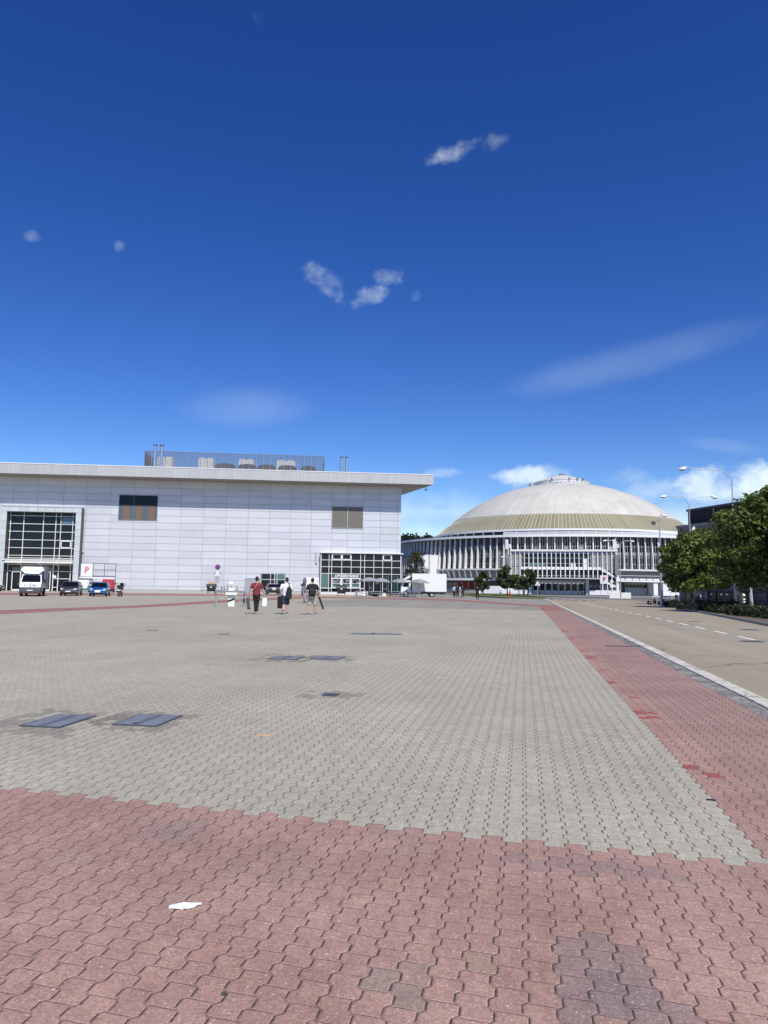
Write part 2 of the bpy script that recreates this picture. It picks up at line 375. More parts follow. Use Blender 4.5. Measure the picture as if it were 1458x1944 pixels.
def asphalt(name, c0, c1, crack=.0):
    m = mat_new(name); c = coord(); M[name] = m
    x, y, z = sep(c)
    a = noise(c, .12, 5, .6); b = noise(c, 1.3, 4, .6); gr = noise(c, 120, 2, .7); gr2 = noise(c, 30, 3, .7)
    s_ = x * math.sin(AZ) + y * math.cos(AZ); t_ = x * math.cos(AZ) - y * math.sin(AZ)
    track = noise(xyz(s_ * .04, t_ * 1.1, 0.0), 1.0, 3, .5)
    col = mix(ss(a, .3, .7), c0, c1)
    col = gain(col, (1.0 + (b - .5) * .18) * (1.0 + (gr - .5) * .5) * (1.0 + (gr2 - .5) * .2) * (1.0 + (track - .5) * .42))
    if crack:
        vo = X.n('ShaderNodeTexVoronoi', feature='DISTANCE_TO_EDGE'); X.put(vo.inputs['Vector'], xyz(x * .16 + noise(c, .8, 4) * .35, y * .16 + noise(c, .7, 4) * .35, 0.0)); vo.inputs['Scale'].default_value = 1.0
        ck = (1.0 - ss(X(vo.outputs[0]), .001, .006)) * ss(noise(c, .2, 2), .5, .6)
        col = mix(ck * crack, col, (.10,.09,.08))
    finish(col, .9, bump=gr, bd=.003, spec=.2)
asphalt('road_asphalt', (.30,.262,.19), (.335,.295,.22), .75)
asphalt('yard_asphalt', (.25,.235,.198), (.295,.278,.238))
asphalt('dark_asphalt', (.12,.12,.12), (.15,.148,.145))
asphalt('far_ground', (.19,.185,.17), (.22,.215,.20))
m = mat_new('red_setts'); M['redstrip'] = m; c = coord(); s, t = rowcoords()
hh_ = white(xyz(fl(s / .3), fl(t / .3), 1.0)); b = noise(c, .5, 5, .65)
col = mix(ss(b, .3, .7), (.27,.125,.10), (.31,.165,.14)); finish(gain(col, 1.0 + (hh_ - .5) * .25), .9, spec=.2)
m = mat_new('gutter_setts'); M['gutter'] = m; c = coord(); s, t = rowcoords()
vo = X.n('ShaderNodeTexVoronoi', feature='DISTANCE_TO_EDGE'); X.put(vo.inputs['Vector'], c); vo.inputs['Scale'].default_value = 7.0
b = noise(c, 2.4, 5, .7); col = mix(ss(b, .3, .7), (.10,.10,.09), (.34,.325,.28)); col = mix((1.0 - ss(X(vo.outputs[0]), .01, .06)) * ss(b, .42, .55) * .7, col, (.05,.05,.045))
finish(gain(col, 1.0 + (noise(c, 60, 2) - .5) * .5), .85, bump=b, bd=.02, spec=.3)
m = mat_new('kerb_white'); M['kerb'] = m; c = coord(); x, y, z = sep(c)
s, t = rowcoords(); b = noise(c, 1.5, 5, .7)
vo = X.n('ShaderNodeTexVoronoi', feature='DISTANCE_TO_EDGE'); X.put(vo.inputs['Vector'], xyz(x + noise(c, 3, 4) * .5, y + noise(c, 2.6, 4) * .5, 0.0)); vo.inputs['Scale'].default_value = 2.6
ck = (1.0 - ss(X(vo.outputs[0]), .006, .03)) * ss(noise(c, .9, 3), .40, .52)
col = mix(ss(b, .35, .68), (.46,.435,.355), (.66,.63,.545)); col = mix(ck * .85, col, (.12,.11,.10)); col = gain(col, 1.0 + (noise(c, 70, 2) - .5) * .3)
finish(col, .8, bump=b, bd=.01, spec=.3)

# ------------------------------------------------------------------ the setting
def sheet(name, pts, z, mat, label, cat):
    mb = MB().add([(x, y, z) for x, y in pts], [tuple(range(len(pts)))])
    o = mb.build(name, mat); 
    me = o.data
    if me.polygons[0].normal.z < 0: me.flip_normals()
    return tag(o, label, cat, kind='structure')
def strip(s0, s1, t0, t1, skew=False):
    f = (lambda s, t: ST(s - SK*t, t)) if skew else ST
    return [f(s0,t0), f(s0,t1), f(s1,t1), f(s1,t0)]
sheet('ground', [(3500*math.cos(a), 3500*math.sin(a)) for a in [2*math.pi*i/48 for i in range(48)]], -.10, M['far_ground'], 'flat grey ground reaching to the horizon', 'ground')
T0, T1, T2, T3 = 1.23, 2.68, 2.91, 3.14
S9 = 49.6
# pavers to S9 across the whole width; left of the arena also up to the hall
pv = [ST(-8+.7,-60), ST(-8,T1), ST(S9-SK*T1,T1), ST(S9+1.2,-14), ST(60,-19), ST(150,-19), ST(150,-120), ST(-8,-120)]
sheet('plaza_paving', pv, 0, M['pavers'], 'weathered interlocking pavers of the plaza, grey with broad red bands', 'paving')
sheet('yard', [ST(S9-SK*T1,T1), ST(104.5,T1), ST(108,-6.0), ST(150,-12), ST(150,-19), ST(60,-19), ST(S9+1.2,-14)], -.004, M['yard_asphalt'], 'smooth grey asphalt yard between plaza and round arena', 'asphalt')
def pxs(*p): return [G(a, b) for a, b in p]
sheet('paving_band', pxs((-60,1158.5),(0,1158.5),(260,1149.5),(480,1136),(600,1132.5),(600,1135),(480,1141),(260,1153.5),(0,1166),(-60,1166.5)), .006, M['redstrip'], 'red paving band crossing the plaza on a slant behind the barrier', 'paving band')
sheet('paving_band', pxs((600,1132.5),(740,1135),(860,1137.3),(1019,1148.2),(1022,1150),(1019,1151.5),(860,1140.8),(740,1137.6),(600,1135)), .004, M['redstrip'], 'thin red paving band running from the cafe towards the road corner', 'paving band')
sheet('paving_band', pxs((-40,1125.5),(240,1126.6),(480,1128.8),(600,1131),(600,1132.4),(480,1131.2),(240,1130),(-40,1129.5)), .008, M['redstrip'], 'red paving band along the foot of the silver hall', 'paving band')
sheet('paving_band', strip(S9+SK*0-.15, 66.5, T0, T1), .002, M['redstrip'], 'red paving block ending the kerbside band', 'paving band')
sheet('gutter', strip(-8, 104, T1, T2), .001, M['gutter'], 'patched grey gutter strip beside the white kerb', 'gutter')
tag(MB().add([(*p, z) for z in (-.06, .02) for p in strip(-8, 108, T2, T3)], [(3,2,1,0),(4,5,6,7),(0,1,5,4),(1,2,6,5),(2,3,7,6),(3,0,4,7)]).build('kerb', M['kerb'], bevel=.012), 'cracked white painted kerb between plaza and road', 'kerb', kind='structure')
fk = [ST(-6, 10.6), ST(34.1,10.2), ST(82.5,13.76)]                     # far side of the road
sheet('road', [ST(-8,10.6), ST(-8,T3), ST(108,T3), ST(112,13.0), ST(101,16.5), ST(90,15.2), fk[2], fk[1]], -.03, M['road_asphalt'], 'pale tan asphalt road with a dashed centre line', 'road')
dm = MB()
def dash(s0, s1, t, w_=.075): dm.add([(*p, -.024) for p in strip(s0, s1, t-w_, t+w_)], [(0,1,2,3)])
for i in range(22):
    s0 = 18.0 + 3.03*i*1.0 + (0 if i else 0)
    dash(s0 + .0, s0 + 1.72 + .012*i, 6.80 - max(0, s0-40)*.018)
tag(dm.build('road_marking', M['roadwhite']), 'white dashed centre line on the tan road', 'road marking', kind='structure')
cw = MB()
for i in range(5): 
    x, y = G(985+i*12, 1136.2+i*.5); cw.add([(x+a, y+b, .008) for a, b in ((-.35,-.7),(.35,-.7),(.35,.7),(-.35,.7))], [(0,1,2,3)])
tag(cw.build('road_marking', M['roadwhite']), 'short white marks across the road mouth by the grass', 'road marking', kind='structure')
hump = MB()
for i in range(13):
    a = i/13; x0, y0 = 22.0+5.0*a, 99.5-7.4*a; x1, y1 = 22.0+5.0*(a+1/13), 99.5-7.4*(a+1/13)
    d = (.45, .30)
    hump.add([(x0-d[0],y0-d[1],-.026),(x1-d[0],y1-d[1],-.026),(x1+d[0],y1+d[1],-.026),(x0+d[0],y0+d[1],-.026),(x0,y0,.03),(x1,y1,.03)], [(0,1,5,4),(3,4,5,2),(0,4,3),(1,2,5)], i % 2)
o = hump.build('speed_bump', [M['road_asphalt'], M['black']]); tag(o, 'black striped speed bump across the far end of the road', 'speed bump')
sheet('cross_road', [(-6,165),(14.5,158),(30,140),(44,121),(70,104),(74,112),(47,131),(33,150),(16,171),(-6,178)], -.05, M['dark_asphalt'], 'dark asphalt lane curving in front of the round arena', 'road')
gi = MB(); isl = pxs((858,1128.2),(890,1127),(950,1128),(1000,1130.5),(1040,1136.6),(1030,1138.0),(985,1136.3),(930,1133.2),(880,1130.5)); n_ = len(isl)
gi.add([(x,y,-.05) for x,y in isl] + [(x,y,.07) for x,y in isl], [tuple(range(n_,2*n_))] + [(i,(i+1)%n_,n_+(i+1)%n_,n_+i) for i in range(n_)])
tag(gi.build('lawn', M['grass']), 'worn green grass island with young trees in front of the arena', 'lawn', kind='structure')
pl = MB(); P0 = [ST(20,10.4), ST(34.1,10.26), ST(82.5,13.82), ST(84,15.4), ST(60,13.9), ST(36,12.6), ST(20,12.3)]; n_ = len(P0)
pl.add([(x,y,-.06) for x,y in P0] + [(x,y,.06) for x,y in P0], [tuple(range(n_,2*n_))] + [(i,(i+1)%n_,n_+(i+1)%n_,n_+i) for i in range(n_)])
tag(pl.build('planting_bed', M['soil']), 'long bed of dry soil with shrubs along the far kerb', 'flower bed', kind='structure')
sheet('parking_lane', [ST(20,12.36), ST(36,12.66), ST(60,13.96), ST(84,15.46), ST(86,30), ST(20,34)], -.02, M['yard_asphalt'], 'grey asphalt apron between the shrub bed and the dark building', 'asphalt')
kb = MB()
for (a, b) in zip([ST(20,10.3), ST(34.1,10.13)], [ST(34.1,10.13), ST(82.5,13.68)]):
    d = (Vector(b)-Vector(a)).normalized(); q = Vector((d.y,-d.x))*.13
    kb.add([(a[0],a[1],-.05),(b[0],b[1],-.05),(b[0]+q.x,b[1]+q.y,-.05),(a[0]+q.x,a[1]+q.y,-.05),(a[0],a[1],.09),(b[0],b[1],.09),(b[0]+q.x,b[1]+q.y,.09),(a[0]+q.x,a[1]+q.y,.09)],[(0,3,2,1),(4,5,6,7),(0,1,5,4),(1,2,6,5),(2,3,7,6),(3,0,4,7)])
tag(kb.build('kerb', M['mgrey']), 'grey concrete kerb along the shrub bed', 'kerb', kind='structure')

# wooded hill behind the arena
hb = MB(); NX, NY = 40, 14
def hz(x, y): return 38*math.exp(-((x-15)/150)**2 - ((y-640)/110)**2) + 3*math.sin(x*.06)*math.cos(y*.05) - 2.5
hb.add([(-330+660*i/NX, 480+300*j/NY, hz(-330+660*i/NX, 480+300*j/NY)) for j in range(NY+1) for i in range(NX+1)],
       [(j*(NX+1)+i, j*(NX+1)+i+1, (j+1)*(NX+1)+i+1, (j+1)*(NX+1)+i) for j in range(NY) for i in range(NX)])
tag(hb.build('hill', M['grass'], smooth='all'), 'distant green hill behind the round arena', 'hill', kind='structure')
# ------------------------------------------------------------------ the silver exhibition hall
m = mat_new('silver_cladding'); M['clad'] = m; c = coord(); x, y, z = sep(c)
n = noise(xyz(x * .35, y, z * 1.6), 1.0, 4, .6); st = noise(xyz(x * 2.2, 0.0, z * .16), 1.0, 4, .65)
finish(gain((.615,.625,.645), (1.0 + (island() - .5) * .12) * (1.0 + (n - .5) * .10) * (1.0 + (st - .5) * .12)), .42, .15, spec=.5)
m = mat_new('fascia_metal'); M['fascia'] = m; c = coord(); x, y, z = sep(c)
sx = fr((x + y * 1.03) / .6); n = noise(xyz(x * .8, y, z * .6), 1.0, 4, .65); hsh = white(xyz(fl((x + y * 1.03) / .6), 1.0, 0.0))
seam = ((sx < .07) * .42)
finish(gain(mix(seam, (.50,.505,.49), (.16,.16,.16)), (1.0 + (n - .5) * .18) * (1.0 + (hsh - .5) * .09)), .5, .2)
m = mat_new('mesh_screen'); M['screen'] = m; c = coord(); finish((.13,.14,.15), .6, .4, alpha=.30)
m = mat_new('louvre_brown_teal'); M['louvA'] = m; c = coord(); x, y, z = sep(c)
f = ss(X.op('SINE', x * 3.15 + noise(c, .7, 3) * 1.0 + .4), -.35, .35); slat = ss(fr(z / .12), .55, .7)
dots = noise(c, 9, 2)
finish(gain(mix(f, (.085,.135,.145), (.215,.130,.095)), (1.0 - slat * .35) * (.8 + dots * .4)), .6)
m = mat_new('louvre_ochre'); M['louvB'] = m; c = coord(); x, y, z = sep(c)
f = ss(X.op('SINE', (x * .8 + z * 1.3) * 7.0 + noise(c, .5, 2) * 2.0), -.6, .8); slat = ss(fr(z / .14), .5, .7)
finish(gain(mix(f, (.165,.16,.165), (.205,.185,.115)), (1.0 - slat * .3)), .6)

HALL_O, HALL_A = (2.95, 126.14), math.atan2(6.57, 64.48)
hall = root('exhibition_hall', 'long silver panelled exhibition hall with overhanging flat roof and dark glazed portal', 'exhibition hall', HALL_O, HALL_A)
def on_hall(x, y, z=0.0):
    return (HALL_O[0] + x*math.cos(HALL_A) - y*math.sin(HALL_A), HALL_O[1] + x*math.sin(HALL_A) + y*math.cos(HALL_A), z)
BX = [-82,-78.4,-74.7,-71.0,-67.4,-63.7,-59.87,-55.8,-52.2,-48.26,-44.51,-40.74,-36.95,-33.2,-29.5,-25.84,-22.3,-18.75,-15.3,-11.88,-9.18,-6.52,-3.6,-.62,0]
BZ = [.42, 1.0, 2.15, 3.3, 4.5, 5.68, 6.85, 8.0, 9.15, 10.3, 11.45, 12.6, 13.75, 14.9, 16.05, 17.2, 18.55]
b = MB().prism([(-82,.06),(-.05,.06),(-14,58),(-82,58)], 0.0, 18.5, 'z'); b.build('wall_core', pbr('joint_backing', (.30,.31,.33), .8), hall)  # grey backing that shows as thin lines between the panels
b = MB()
for i in range(len(BX)-1):
    for k in range(len(BZ)-1):
        b.box(BX[i]+.022, BX[i+1]-.022, 0, .05, BZ[k]+.022, BZ[k+1]-.022)
b.build('wall', M['clad'], hall)
b = MB(); b.box(-82, -13.65, -.06, .055, 0, .41); b.build('plinth', M['concrete'], hall)
roof_poly = [(-84,-3.5),(4.97,-3.5),(-9.5,58),(-84,58)]
rf = MB().prism([(a, c_) for a, c_ in roof_poly], 18.56, 20.16, 'z').build('roof', M['fascia'], hall)
b = MB()
for p, q in zip(roof_poly[:2], roof_poly[1:3]):
    d = (Vector(q)-Vector(p)).normalized(); nx = Vector((d.y,-d.x))*.05
    P4 = [(p[0]+nx.x,p[1]+nx.y),(q[0]+nx.x,q[1]+nx.y),(q[0]-nx.x*8,q[1]-nx.y*8),(p[0]-nx.x*8,p[1]-nx.y*8)]
    b.prism(P4, 20.17, 20.30, 'z')
b.build('roof_edging', M['white'], rf)
b = MB()
for i in range(10):
    b.box(-83.9, 4.6 - i*.09, -3.43+i*.345, -3.43+i*.345+.28, 18.49, 18.555)
b.build('soffit', M['soffit'], hall)
b = MB().tube([(3.9,-2.2,18.5),(3.9,-2.2,18.0)], .05, 6).ell((3.9,-2.2,17.85), (.16,.16,.2)); b.build('eave_lamp', M['mgrey'], hall)

# entrance portal
pt = MB()
for k in range(11):
    z0 = 13.5 - (k+1)*1.18
    for x0, x1 in ((-64.85,-64.0),(-53.3,-52.45)): pt.box(x0, x1, -1.3, .02, max(z0+.03,0), min(z0+1.18,12.70) if k else 12.70)
for k in range(9): pt.box(-64.85+k*1.378+.02, -64.85+(k+1)*1.378-.02, -1.3, .02, 12.73, 13.5)
portal = pt.build('entrance_portal', M['portalgrey'], hall)
MB().box(-64.87,-52.43,-1.36,-.02,13.505,13.62).build('portal_cap', M['lgrey'], portal)
MB().box(-52.44,-52.36,-1.28,.0,0,13.5).box(-64.0,-63.95,-1.28,-.2,0,12.7).box(-53.36,-53.3,-1.28,-.2,0,12.7).box(-64,-53.3,-1.28,-.2,12.62,12.71).build('lining_and_shaded_side', M['dgrey'], portal)  # outer right sheet paints in that side's dim grazing light; others line the reveal
gz = MB().box(-63.95,-53.36,-.16,-.10,0,12.62).build('glazing', M['navyglass'], portal)
mu = MB(); vx = [-63.75,-61.69,-58.63,-56.68,-55.89,-54.01,-53.45]
for xx in vx: mu.box(xx-.045, xx+.045, -.30, -.17, 5.0, 12.62); 
for xx in vx: mu.box(xx-.06, xx+.06, -.30, -.17, 0, 4.4)
for zz in (12.12,10.82,9.57,8.22,6.93,5.69,5.29): mu.box(-63.95,-53.36,-.29,-.175,zz-.042,zz+.042)
for zz in (4.25,3.16): mu.box(-63.95,-53.36,-.29,-.175,zz-.055,zz+.055)
for x0, x1, zz in ((-56.68,-54.01,2.0),(-56.68,-55.89,.62)): mu.box(x0,x1,-.29,-.175,zz-.05,zz+.05)
for x0, x1, z0, z1 in ((-55.75,-54.15,6.98,8.16),): 
    mu.box(x0,x1,-.31,-.18,z0,z0+.14).box(x0,x1,-.31,-.18,z1-.14,z1).box(x0,x0+.14,-.31,-.18,z0,z1).box(x1-.14,x1,-.31,-.18,z0,z1)
mu.build('mullions', M['cream'], portal)
MB().box(-55.7,-54.1,-.235,-.165,10.95,11.95).build('roof_window', pbr('sky_pane', (.10,.17,.26), .1), portal)
cnp = MB().box(-63.9,-53.4,-1.5,-.31,4.45,4.72).box(-64.2,-53.4,-1.55,-1.45,4.93,5.06).box(-63.9,-53.4,-1.2,-.31,4.78,4.88)
for xx in (-61.7,-58.6,-56.0): cnp.box(xx-.04,xx+.04,-1.4,-.31,4.3,5.0)
cnp.build('canopy', M['cream'], portal)
for x0, x1 in ((-63.0,-61.6),(-58.4,-57.0)):
    d = MB().box(x0,x0+.12,-.42,-.31,.02,3.1).box(x1-.12,x1,-.42,-.31,.02,3.1).box(x0,x1,-.42,-.31,2.98,3.1).box(x0,x1,-.42,-.31,.02,.25).build('door', M['cream'], portal)
    MB().box(x1-.32,x1-.27,-.50,-.43,.9,1.5).build('handle', M['steel'], d)
for x0, x1, z0, z1 in ((-63.0,-61.9,3.3,3.75),(-57.4,-56.8,3.2,3.8)): MB().box(x0,x1,-.24,-.165,z0,z1).build('pane', M['tealglass'], portal)
MB().box(-56.75,-56.15,-.36,-.30,2.1,2.55).build('lamp_box', M['white'], portal)
MB().box(-52.35,-52.1,-.2,.0,6.3,7.9).build('downpipe', M['lgrey'], hall)

def window(x0, x1, z0, z1, mat, nm='window', split=(.5,)):
    wn_ = MB().box(x0+.07,x1-.07,-.03,.0,z0+.07,z1-.07).build(nm, mat, hall)
    f = MB().box(x0,x1,-.09,-.032,z0,z0+.07).box(x0,x1,-.09,-.032,z1-.07,z1).box(x0,x0+.07,-.09,-.032,z0+.072,z1-.072).box(x1-.07,x1,-.09,-.032,z0+.072,z1-.072)
    for s_ in split: f.box(x0+(x1-x0)*s_-.04, x0+(x1-x0)*s_+.04, -.085, -.034, z0+.072, z1-.072)
    f.build('frame', M['frame'] if mat is not M['louvB'] else M['lgrey'], wn_)
    return wn_
lw = window(-46.95,-40.72,11.80,15.95,M['louvA'],split=(.385,)); MB().box(-46.86,-40.81,-.031,.01,14.3,15.87).build('dark_louvre', M['glass'], lw); window(-11.86,-6.49,11.15,14.90,M['louvB'])  # black pane over the upper part of the left louvred window

# cafe glazing at the corner
caf = MB().box(-13.55,-.02,-.62,-.56,.43,6.88).build('cafe_glazing', M['navyglass'], hall)
caf['label'] = 'dark gridded cafe glazing at the hall corner'
MB().box(-13.66,.34,-1.0,-.02,6.90,7.06).build('cafe_roof', M['white'], caf)
for x0 in (-13.66,-.03): MB().box(x0,x0+.09,-.72,-.02,0,6.88).build('end_panel', M['lgrey'], caf)
MB().box(-13.55,-6.25,-.66,-.02,.0,.43).build('cafe_plinth', M['offwhite'], caf)
MB().box(-6.25,-.02,-.60,-.05,.0,.43).build('threshold', M['dgrey'], caf)
mu = MB(); gx = [-13.5,-12.19,-11.72,-10.06,-8.47,-6.88,-6.2,-4.65,-3.13,-1.61,-.08]
for xx in gx: mu.box(xx-.042,xx+.042,-.74,-.64,.43,6.88)
for zz in (5.75,4.62,3.49): mu.box(-13.55,-.02,-.73,-.645,zz-.042,zz+.042)
mu.box(-13.55,-6.2,-.73,-.645,1.0,1.11)
for x0, x1 in ((-11.66,-10.12),(-10.0,-8.53),(-3.07,-1.67)):
    mu.box(x0,x1,-.76,-.66,5.82,5.95).box(x0,x1,-.76,-.66,6.66,6.80).box(x0,x0+.12,-.76,-.66,5.82,6.8).box(x1-.12,x1,-.76,-.66,5.82,6.8)
mu.build('mullions', M['cream'], caf)
MB().box(-13.44,-12.25,-.67,-.625,1.12,3.43).build('teal_pane', M['tealglass'], caf)
MB().box(-11.66,-6.94,-.70,-.63,2.78,3.43).build('sign_band', pbr('dark_teal', (.035,.075,.075), .15), caf)
hat = MB()
for x0, x1 in ((-11.66,-10.12),(-10.0,-8.53),(-8.41,-6.94)):
    hat.box(x0,x1,-.80,-.68,2.62,2.78).box(x0,x1,-.80,-.68,1.12,1.25).box(x0,x0+.11,-.80,-.68,1.25,2.62).box(x1-.11,x1,-.80,-.68,1.25,2.62).box(x0+.11,x1-.11,-.79,-.69,1.83,1.90)
hatch = hat.build('serving_window', M['white'], caf)
MB().box(-11.55,-7.05,-.685,-.63,1.2,1.83).build('lower_pane', M['tealglass'], hatch)
random.seed(3)
for x0 in (-11.5,-9.9,-8.3):
    for i in range(6):
        for k in range(4): 
            if random.random() < .7: MB().box(x0+.05+i*.21,x0+.2+i*.21,-.675,-.63,1.93+k*.165,2.06+k*.165).build('menu_card', M['mull'], hatch)
text('sign_lettering', 'OBČERSTVENÍ', .62, M['white'], caf, (-9.25,-.74,3.08), shear=.25).scale = (1.0, 1.0, 1)
for i, xx in enumerate((-2.9,-2.5,-2.2,-1.4,-1.1,-.7,-.5)): MB().box(xx,xx+.06+.05*(i%3),-.635,-.622,.6,3.2).build('curtain', M['tealglass'], caf)
for x0, x1, z0, z1 in ((-5.4,-4.9,.9,1.4),(-4.3,-3.8,1.8,2.2),(-3.0,-2.2,.9,1.15)): MB().box(x0,x1,-.64,-.622,z0,z1).build('counter_display', pbr('brown_interior', (.12,.06,.03), .7), caf)

# service door group
op = MB().box(-23.5,-19.36,-.10,.0,.42,3.42).build('door_recess', M['dgrey'], hall)
f = MB(); 
for xx in (-23.42,-21.85,-21.2,-20.75,-19.44): f.box(xx-.06,xx+.06,-.17,-.105,.45,3.3)
for zz in (2.35,3.34,.5): f.box(-23.48,-19.38,-.16,-.11,zz-.06,zz+.06)
f.build('frame', M['lgrey'], op)
MB().box(-21.1,-19.5,-.14,-.105,2.45,3.24).build('teal_pane', M['tealglass'], op)
MB().box(-23.35,-21.95,-.13,-.105,.55,3.24).box(-21.75,-21.3,-.13,-.105,.55,3.24).build('pane', M['navyglass'], op)
sdoor = MB().box(-20.65,-19.55,-.15,-.11,.5,2.25).build('door', M['navyglass'], op); MB().box(-20.58,-20.53,-.20,-.155,1.1,1.5).build('handle', M['steel'], sdoor)
dr = MB()
for k in range(6): dr.box(-25.9,-23.56,-.12,-.0,.06+k*.40,.06+k*.40+.37)
dr = dr.build('roller_door', M['roofgrey'], hall); MB().box(-26.05,-25.92,-.2,.0,0,2.5).box(-23.56,-23.5,-.2,.0,0,2.5).box(-26.05,-23.5,-.2,.0,2.46,2.56).build('frame', M['lgrey'], dr)
MB().box(-14.45,-14.15,-.25,.0,5.2,7.1).build('floodlight', M['lgrey'], hall)
# things on the roof
for i, xx in enumerate((-41.3,-40.25)):
    fl_ = MB().tube([(xx,-1.0,20.1),(xx,-1.0,24.15)], .27, 14).build('flue', M['steel'], rf, smooth=40); MB().tube([(xx,-1.0,24.2),(xx,-1.0,24.32)], .36, 14).build('flue_cap', M['dgrey'], fl_)
for i, xx in enumerate((-10.4,-9.55)):
    fl_ = MB().tube([(xx,-1.0,20.1),(xx,-1.0,23.1)], .24, 14).build('flue', M['steel'], rf, smooth=40); MB().tube([(xx,-1.0,23.15),(xx,-1.0,23.25)], .31, 14).build('flue_cap', M['dgrey'], fl_)
for x0, x1, z1 in ((-13.0,-11.2,20.5),(-2.9,-2.3,20.6),(-55.2,-53.9,20.65)): MB().box(x0,x1,-1.2,-.4,20.16,z1).build('roof_hatch', M['white'], rf)
scr = root('roof_screen', 'see-through grey mesh screen fence standing on the hall roof', 'screen fence', on_hall(0,0,20.16), HALL_A)
b = MB(); N_ = 26
for i in range(N_+1):
    xx = -43.5 + i*30.2/N_; b.box(xx-.05,xx+.05,1.45,1.57,0,3.55)
for zz in (.1, 3.5): b.box(-43.5,-13.3,1.46,1.56,zz-.05,zz+.05)
for i in range(5): b.box(-13.35,-13.23,1.58+i*1.9,1.7+i*1.9,0,3.55)
for i in range(5): b.box(-43.57,-43.45,1.58+i*1.9,1.7+i*1.9,0,3.55)
b.build('frame', M['frame'], scr)
b = MB()
for i in range(N_): b.box(-43.45+i*30.2/N_+.06,-43.45+(i+1)*30.2/N_-.06,1.49,1.52,.16,3.44)
b.build('mesh_panel', M['screen'], scr)
for x0 in (-13.31,-43.53): MB().box(x0,x0+.03,1.6,9.3,.16,3.44).build('side_panel', M['frame'], scr)
b = MB()
for k in range(7): b.box(-43.2,-13.6,8.9,8.95,.2+k*.22,.2+k*.22+.13)
b.build('louvre_strip', M['galv'], scr)
LBL = ['white rooftop air unit behind the left pair of steel flues', 'white rooftop air unit with a stain on its top, second along the screen', 'white rooftop air unit half hidden by a dark hood, third along the screen', 'white rooftop air unit nearest the right end of the screen']
for i, xx in enumerate((-40.6,-33.7,-26.8,-19.9)):
    u = root('rooftop_unit', LBL[i], 'air unit', on_hall(xx,5.2,20.16), HALL_A, 'white air units on the hall roof')
    wdt = 1.3 if i < 3 else 1.6
    MB().prism([(-wdt,.15),(wdt,.15),(wdt,2.85),(wdt*.85,3.05),(wdt*.2,3.1),(0,2.85),(-wdt*.2,3.1),(-wdt*.85,3.05),(-wdt,2.85)], -1.2, 1.2, 'y').build('housing', M['white'], u)
    MB().box(-wdt*.8,wdt*.8,-1.0,1.0,0,.145).build('base', M['mgrey'], u)
for i, (xx, w_) in enumerate(((-30.2,1.7),(-26.5,1.55),(-23.2,1.55),(-19.6,1.6),(-16.0,1.3))):
    u = root('roof_hood', 'dark grey arched roof hood, number %s from the left behind the mesh screen' % ('one','two','three','four','five')[i], 'roof hood', on_hall(xx,3.1,20.16), HALL_A, 'dark hoods behind the roof screen')
    MB().prism([(-w_,0),(w_,0),(w_,1.5),(w_*.7,1.85),(0,1.95),(-w_*.7,1.85),(-w_,1.5)], -.8, .8, 'y').build('shell', M['frame'], u)
# ------------------------------------------------------------------ the round domed arena
AR_C, AR_Z = (60.5, 249.8), R(-13.62)
arena = root('domed_arena', 'large round arena with pale ribbed dome above a gold band and white fins', 'arena', AR_C, AR_Z)
ca, sa = math.cos(AR_Z), math.sin(AR_Z)
def on_arena(x, y, z=0.0): return (AR_C[0] + x*ca - y*sa, AR_C[1] + x*sa + y*ca, z)
def rm(phi): return Matrix.Rotation(phi, 4, 'Z')          # local -Y becomes the radial direction at angle phi
m = mat_new('dome_cladding'); M['dome'] = m; c = coord(); x, y, z = sep(c)
ang = X.op('ARCTAN2', x, y) / (2*math.pi) * 160.0; rad = X.op('SQRT', x*x + y*y)
rib = ab(fr(ang) - .5) * 2.0; hsh = white(xyz(fl(ang), fl(rad / 1.6), 0.0)); hs2 = white(xyz(fl(ang), 3.0, 0.0)); hs3 = white(xyz(fl(ang * .5), fl(rad / 6.0), 5.0))
n = noise(c, .12, 5, .65); st = noise(xyz(ang * .9, rad * .06, 0.0), 1.0, 4, .6); row = (fr(rad / 1.6) < .09) * .35
col = mix(ss(n, .3, .7), (.50,.48,.41), (.55,.53,.46)); col = mix((rib > .84) * .35, col, (.60,.595,.57)); col = mix(row * (rib < .84), col, (.42,.415,.395))
finish(gain(col, (1.0 + (hsh - .5) * .07) * (1.0 + (hs2 - .5) * .06) * (1.0 + (hs3 - .5) * .09) * (1.0 + (st - .5) * .22)), .6, .0)
m = mat_new('gold_band'); M['gold'] = m; c = coord(); x, y, z = sep(c); ang = X.op('ARCTAN2', x, y) / (2*math.pi) * 240.0
hsh = white(xyz(fl(ang), 2.0, 0.0)); st = noise(xyz(ang * .35, z * .22, 0.0), 1.0, 4, .6)
finish(gain((.345,.315,.185), (1.0 + (hsh - .5) * .16) * (1.0 + (st - .5) * .35)), .45, .35)
shell = [(43.0,18.4),(40,20.9),(37.0,23.3)]
MB().lathe(shell, 240).build('gold_band', M['gold'], arena, smooth='all')
b = MB()
for i in range(240):
    p = 2*math.pi*i/240
    if -1.75 < ((p+math.pi) % (2*math.pi)) - math.pi < 1.75:
        b.M = rm(p); b.add([(-.05,-43.0,18.4),(.05,-43.0,18.4),(.05,-37.0,23.3),(-.05,-37.0,23.3),(-.05,-43.05,18.44),(.05,-43.05,18.44),(.05,-37.05,23.34),(-.05,-37.05,23.34)],[(0,1,5,4),(1,2,6,5),(2,3,7,6),(3,0,4,7),(4,5,6,7)])
b.build('band_ribbing', pbr('gold_ribbing', (.60,.57,.46), .5), arena)
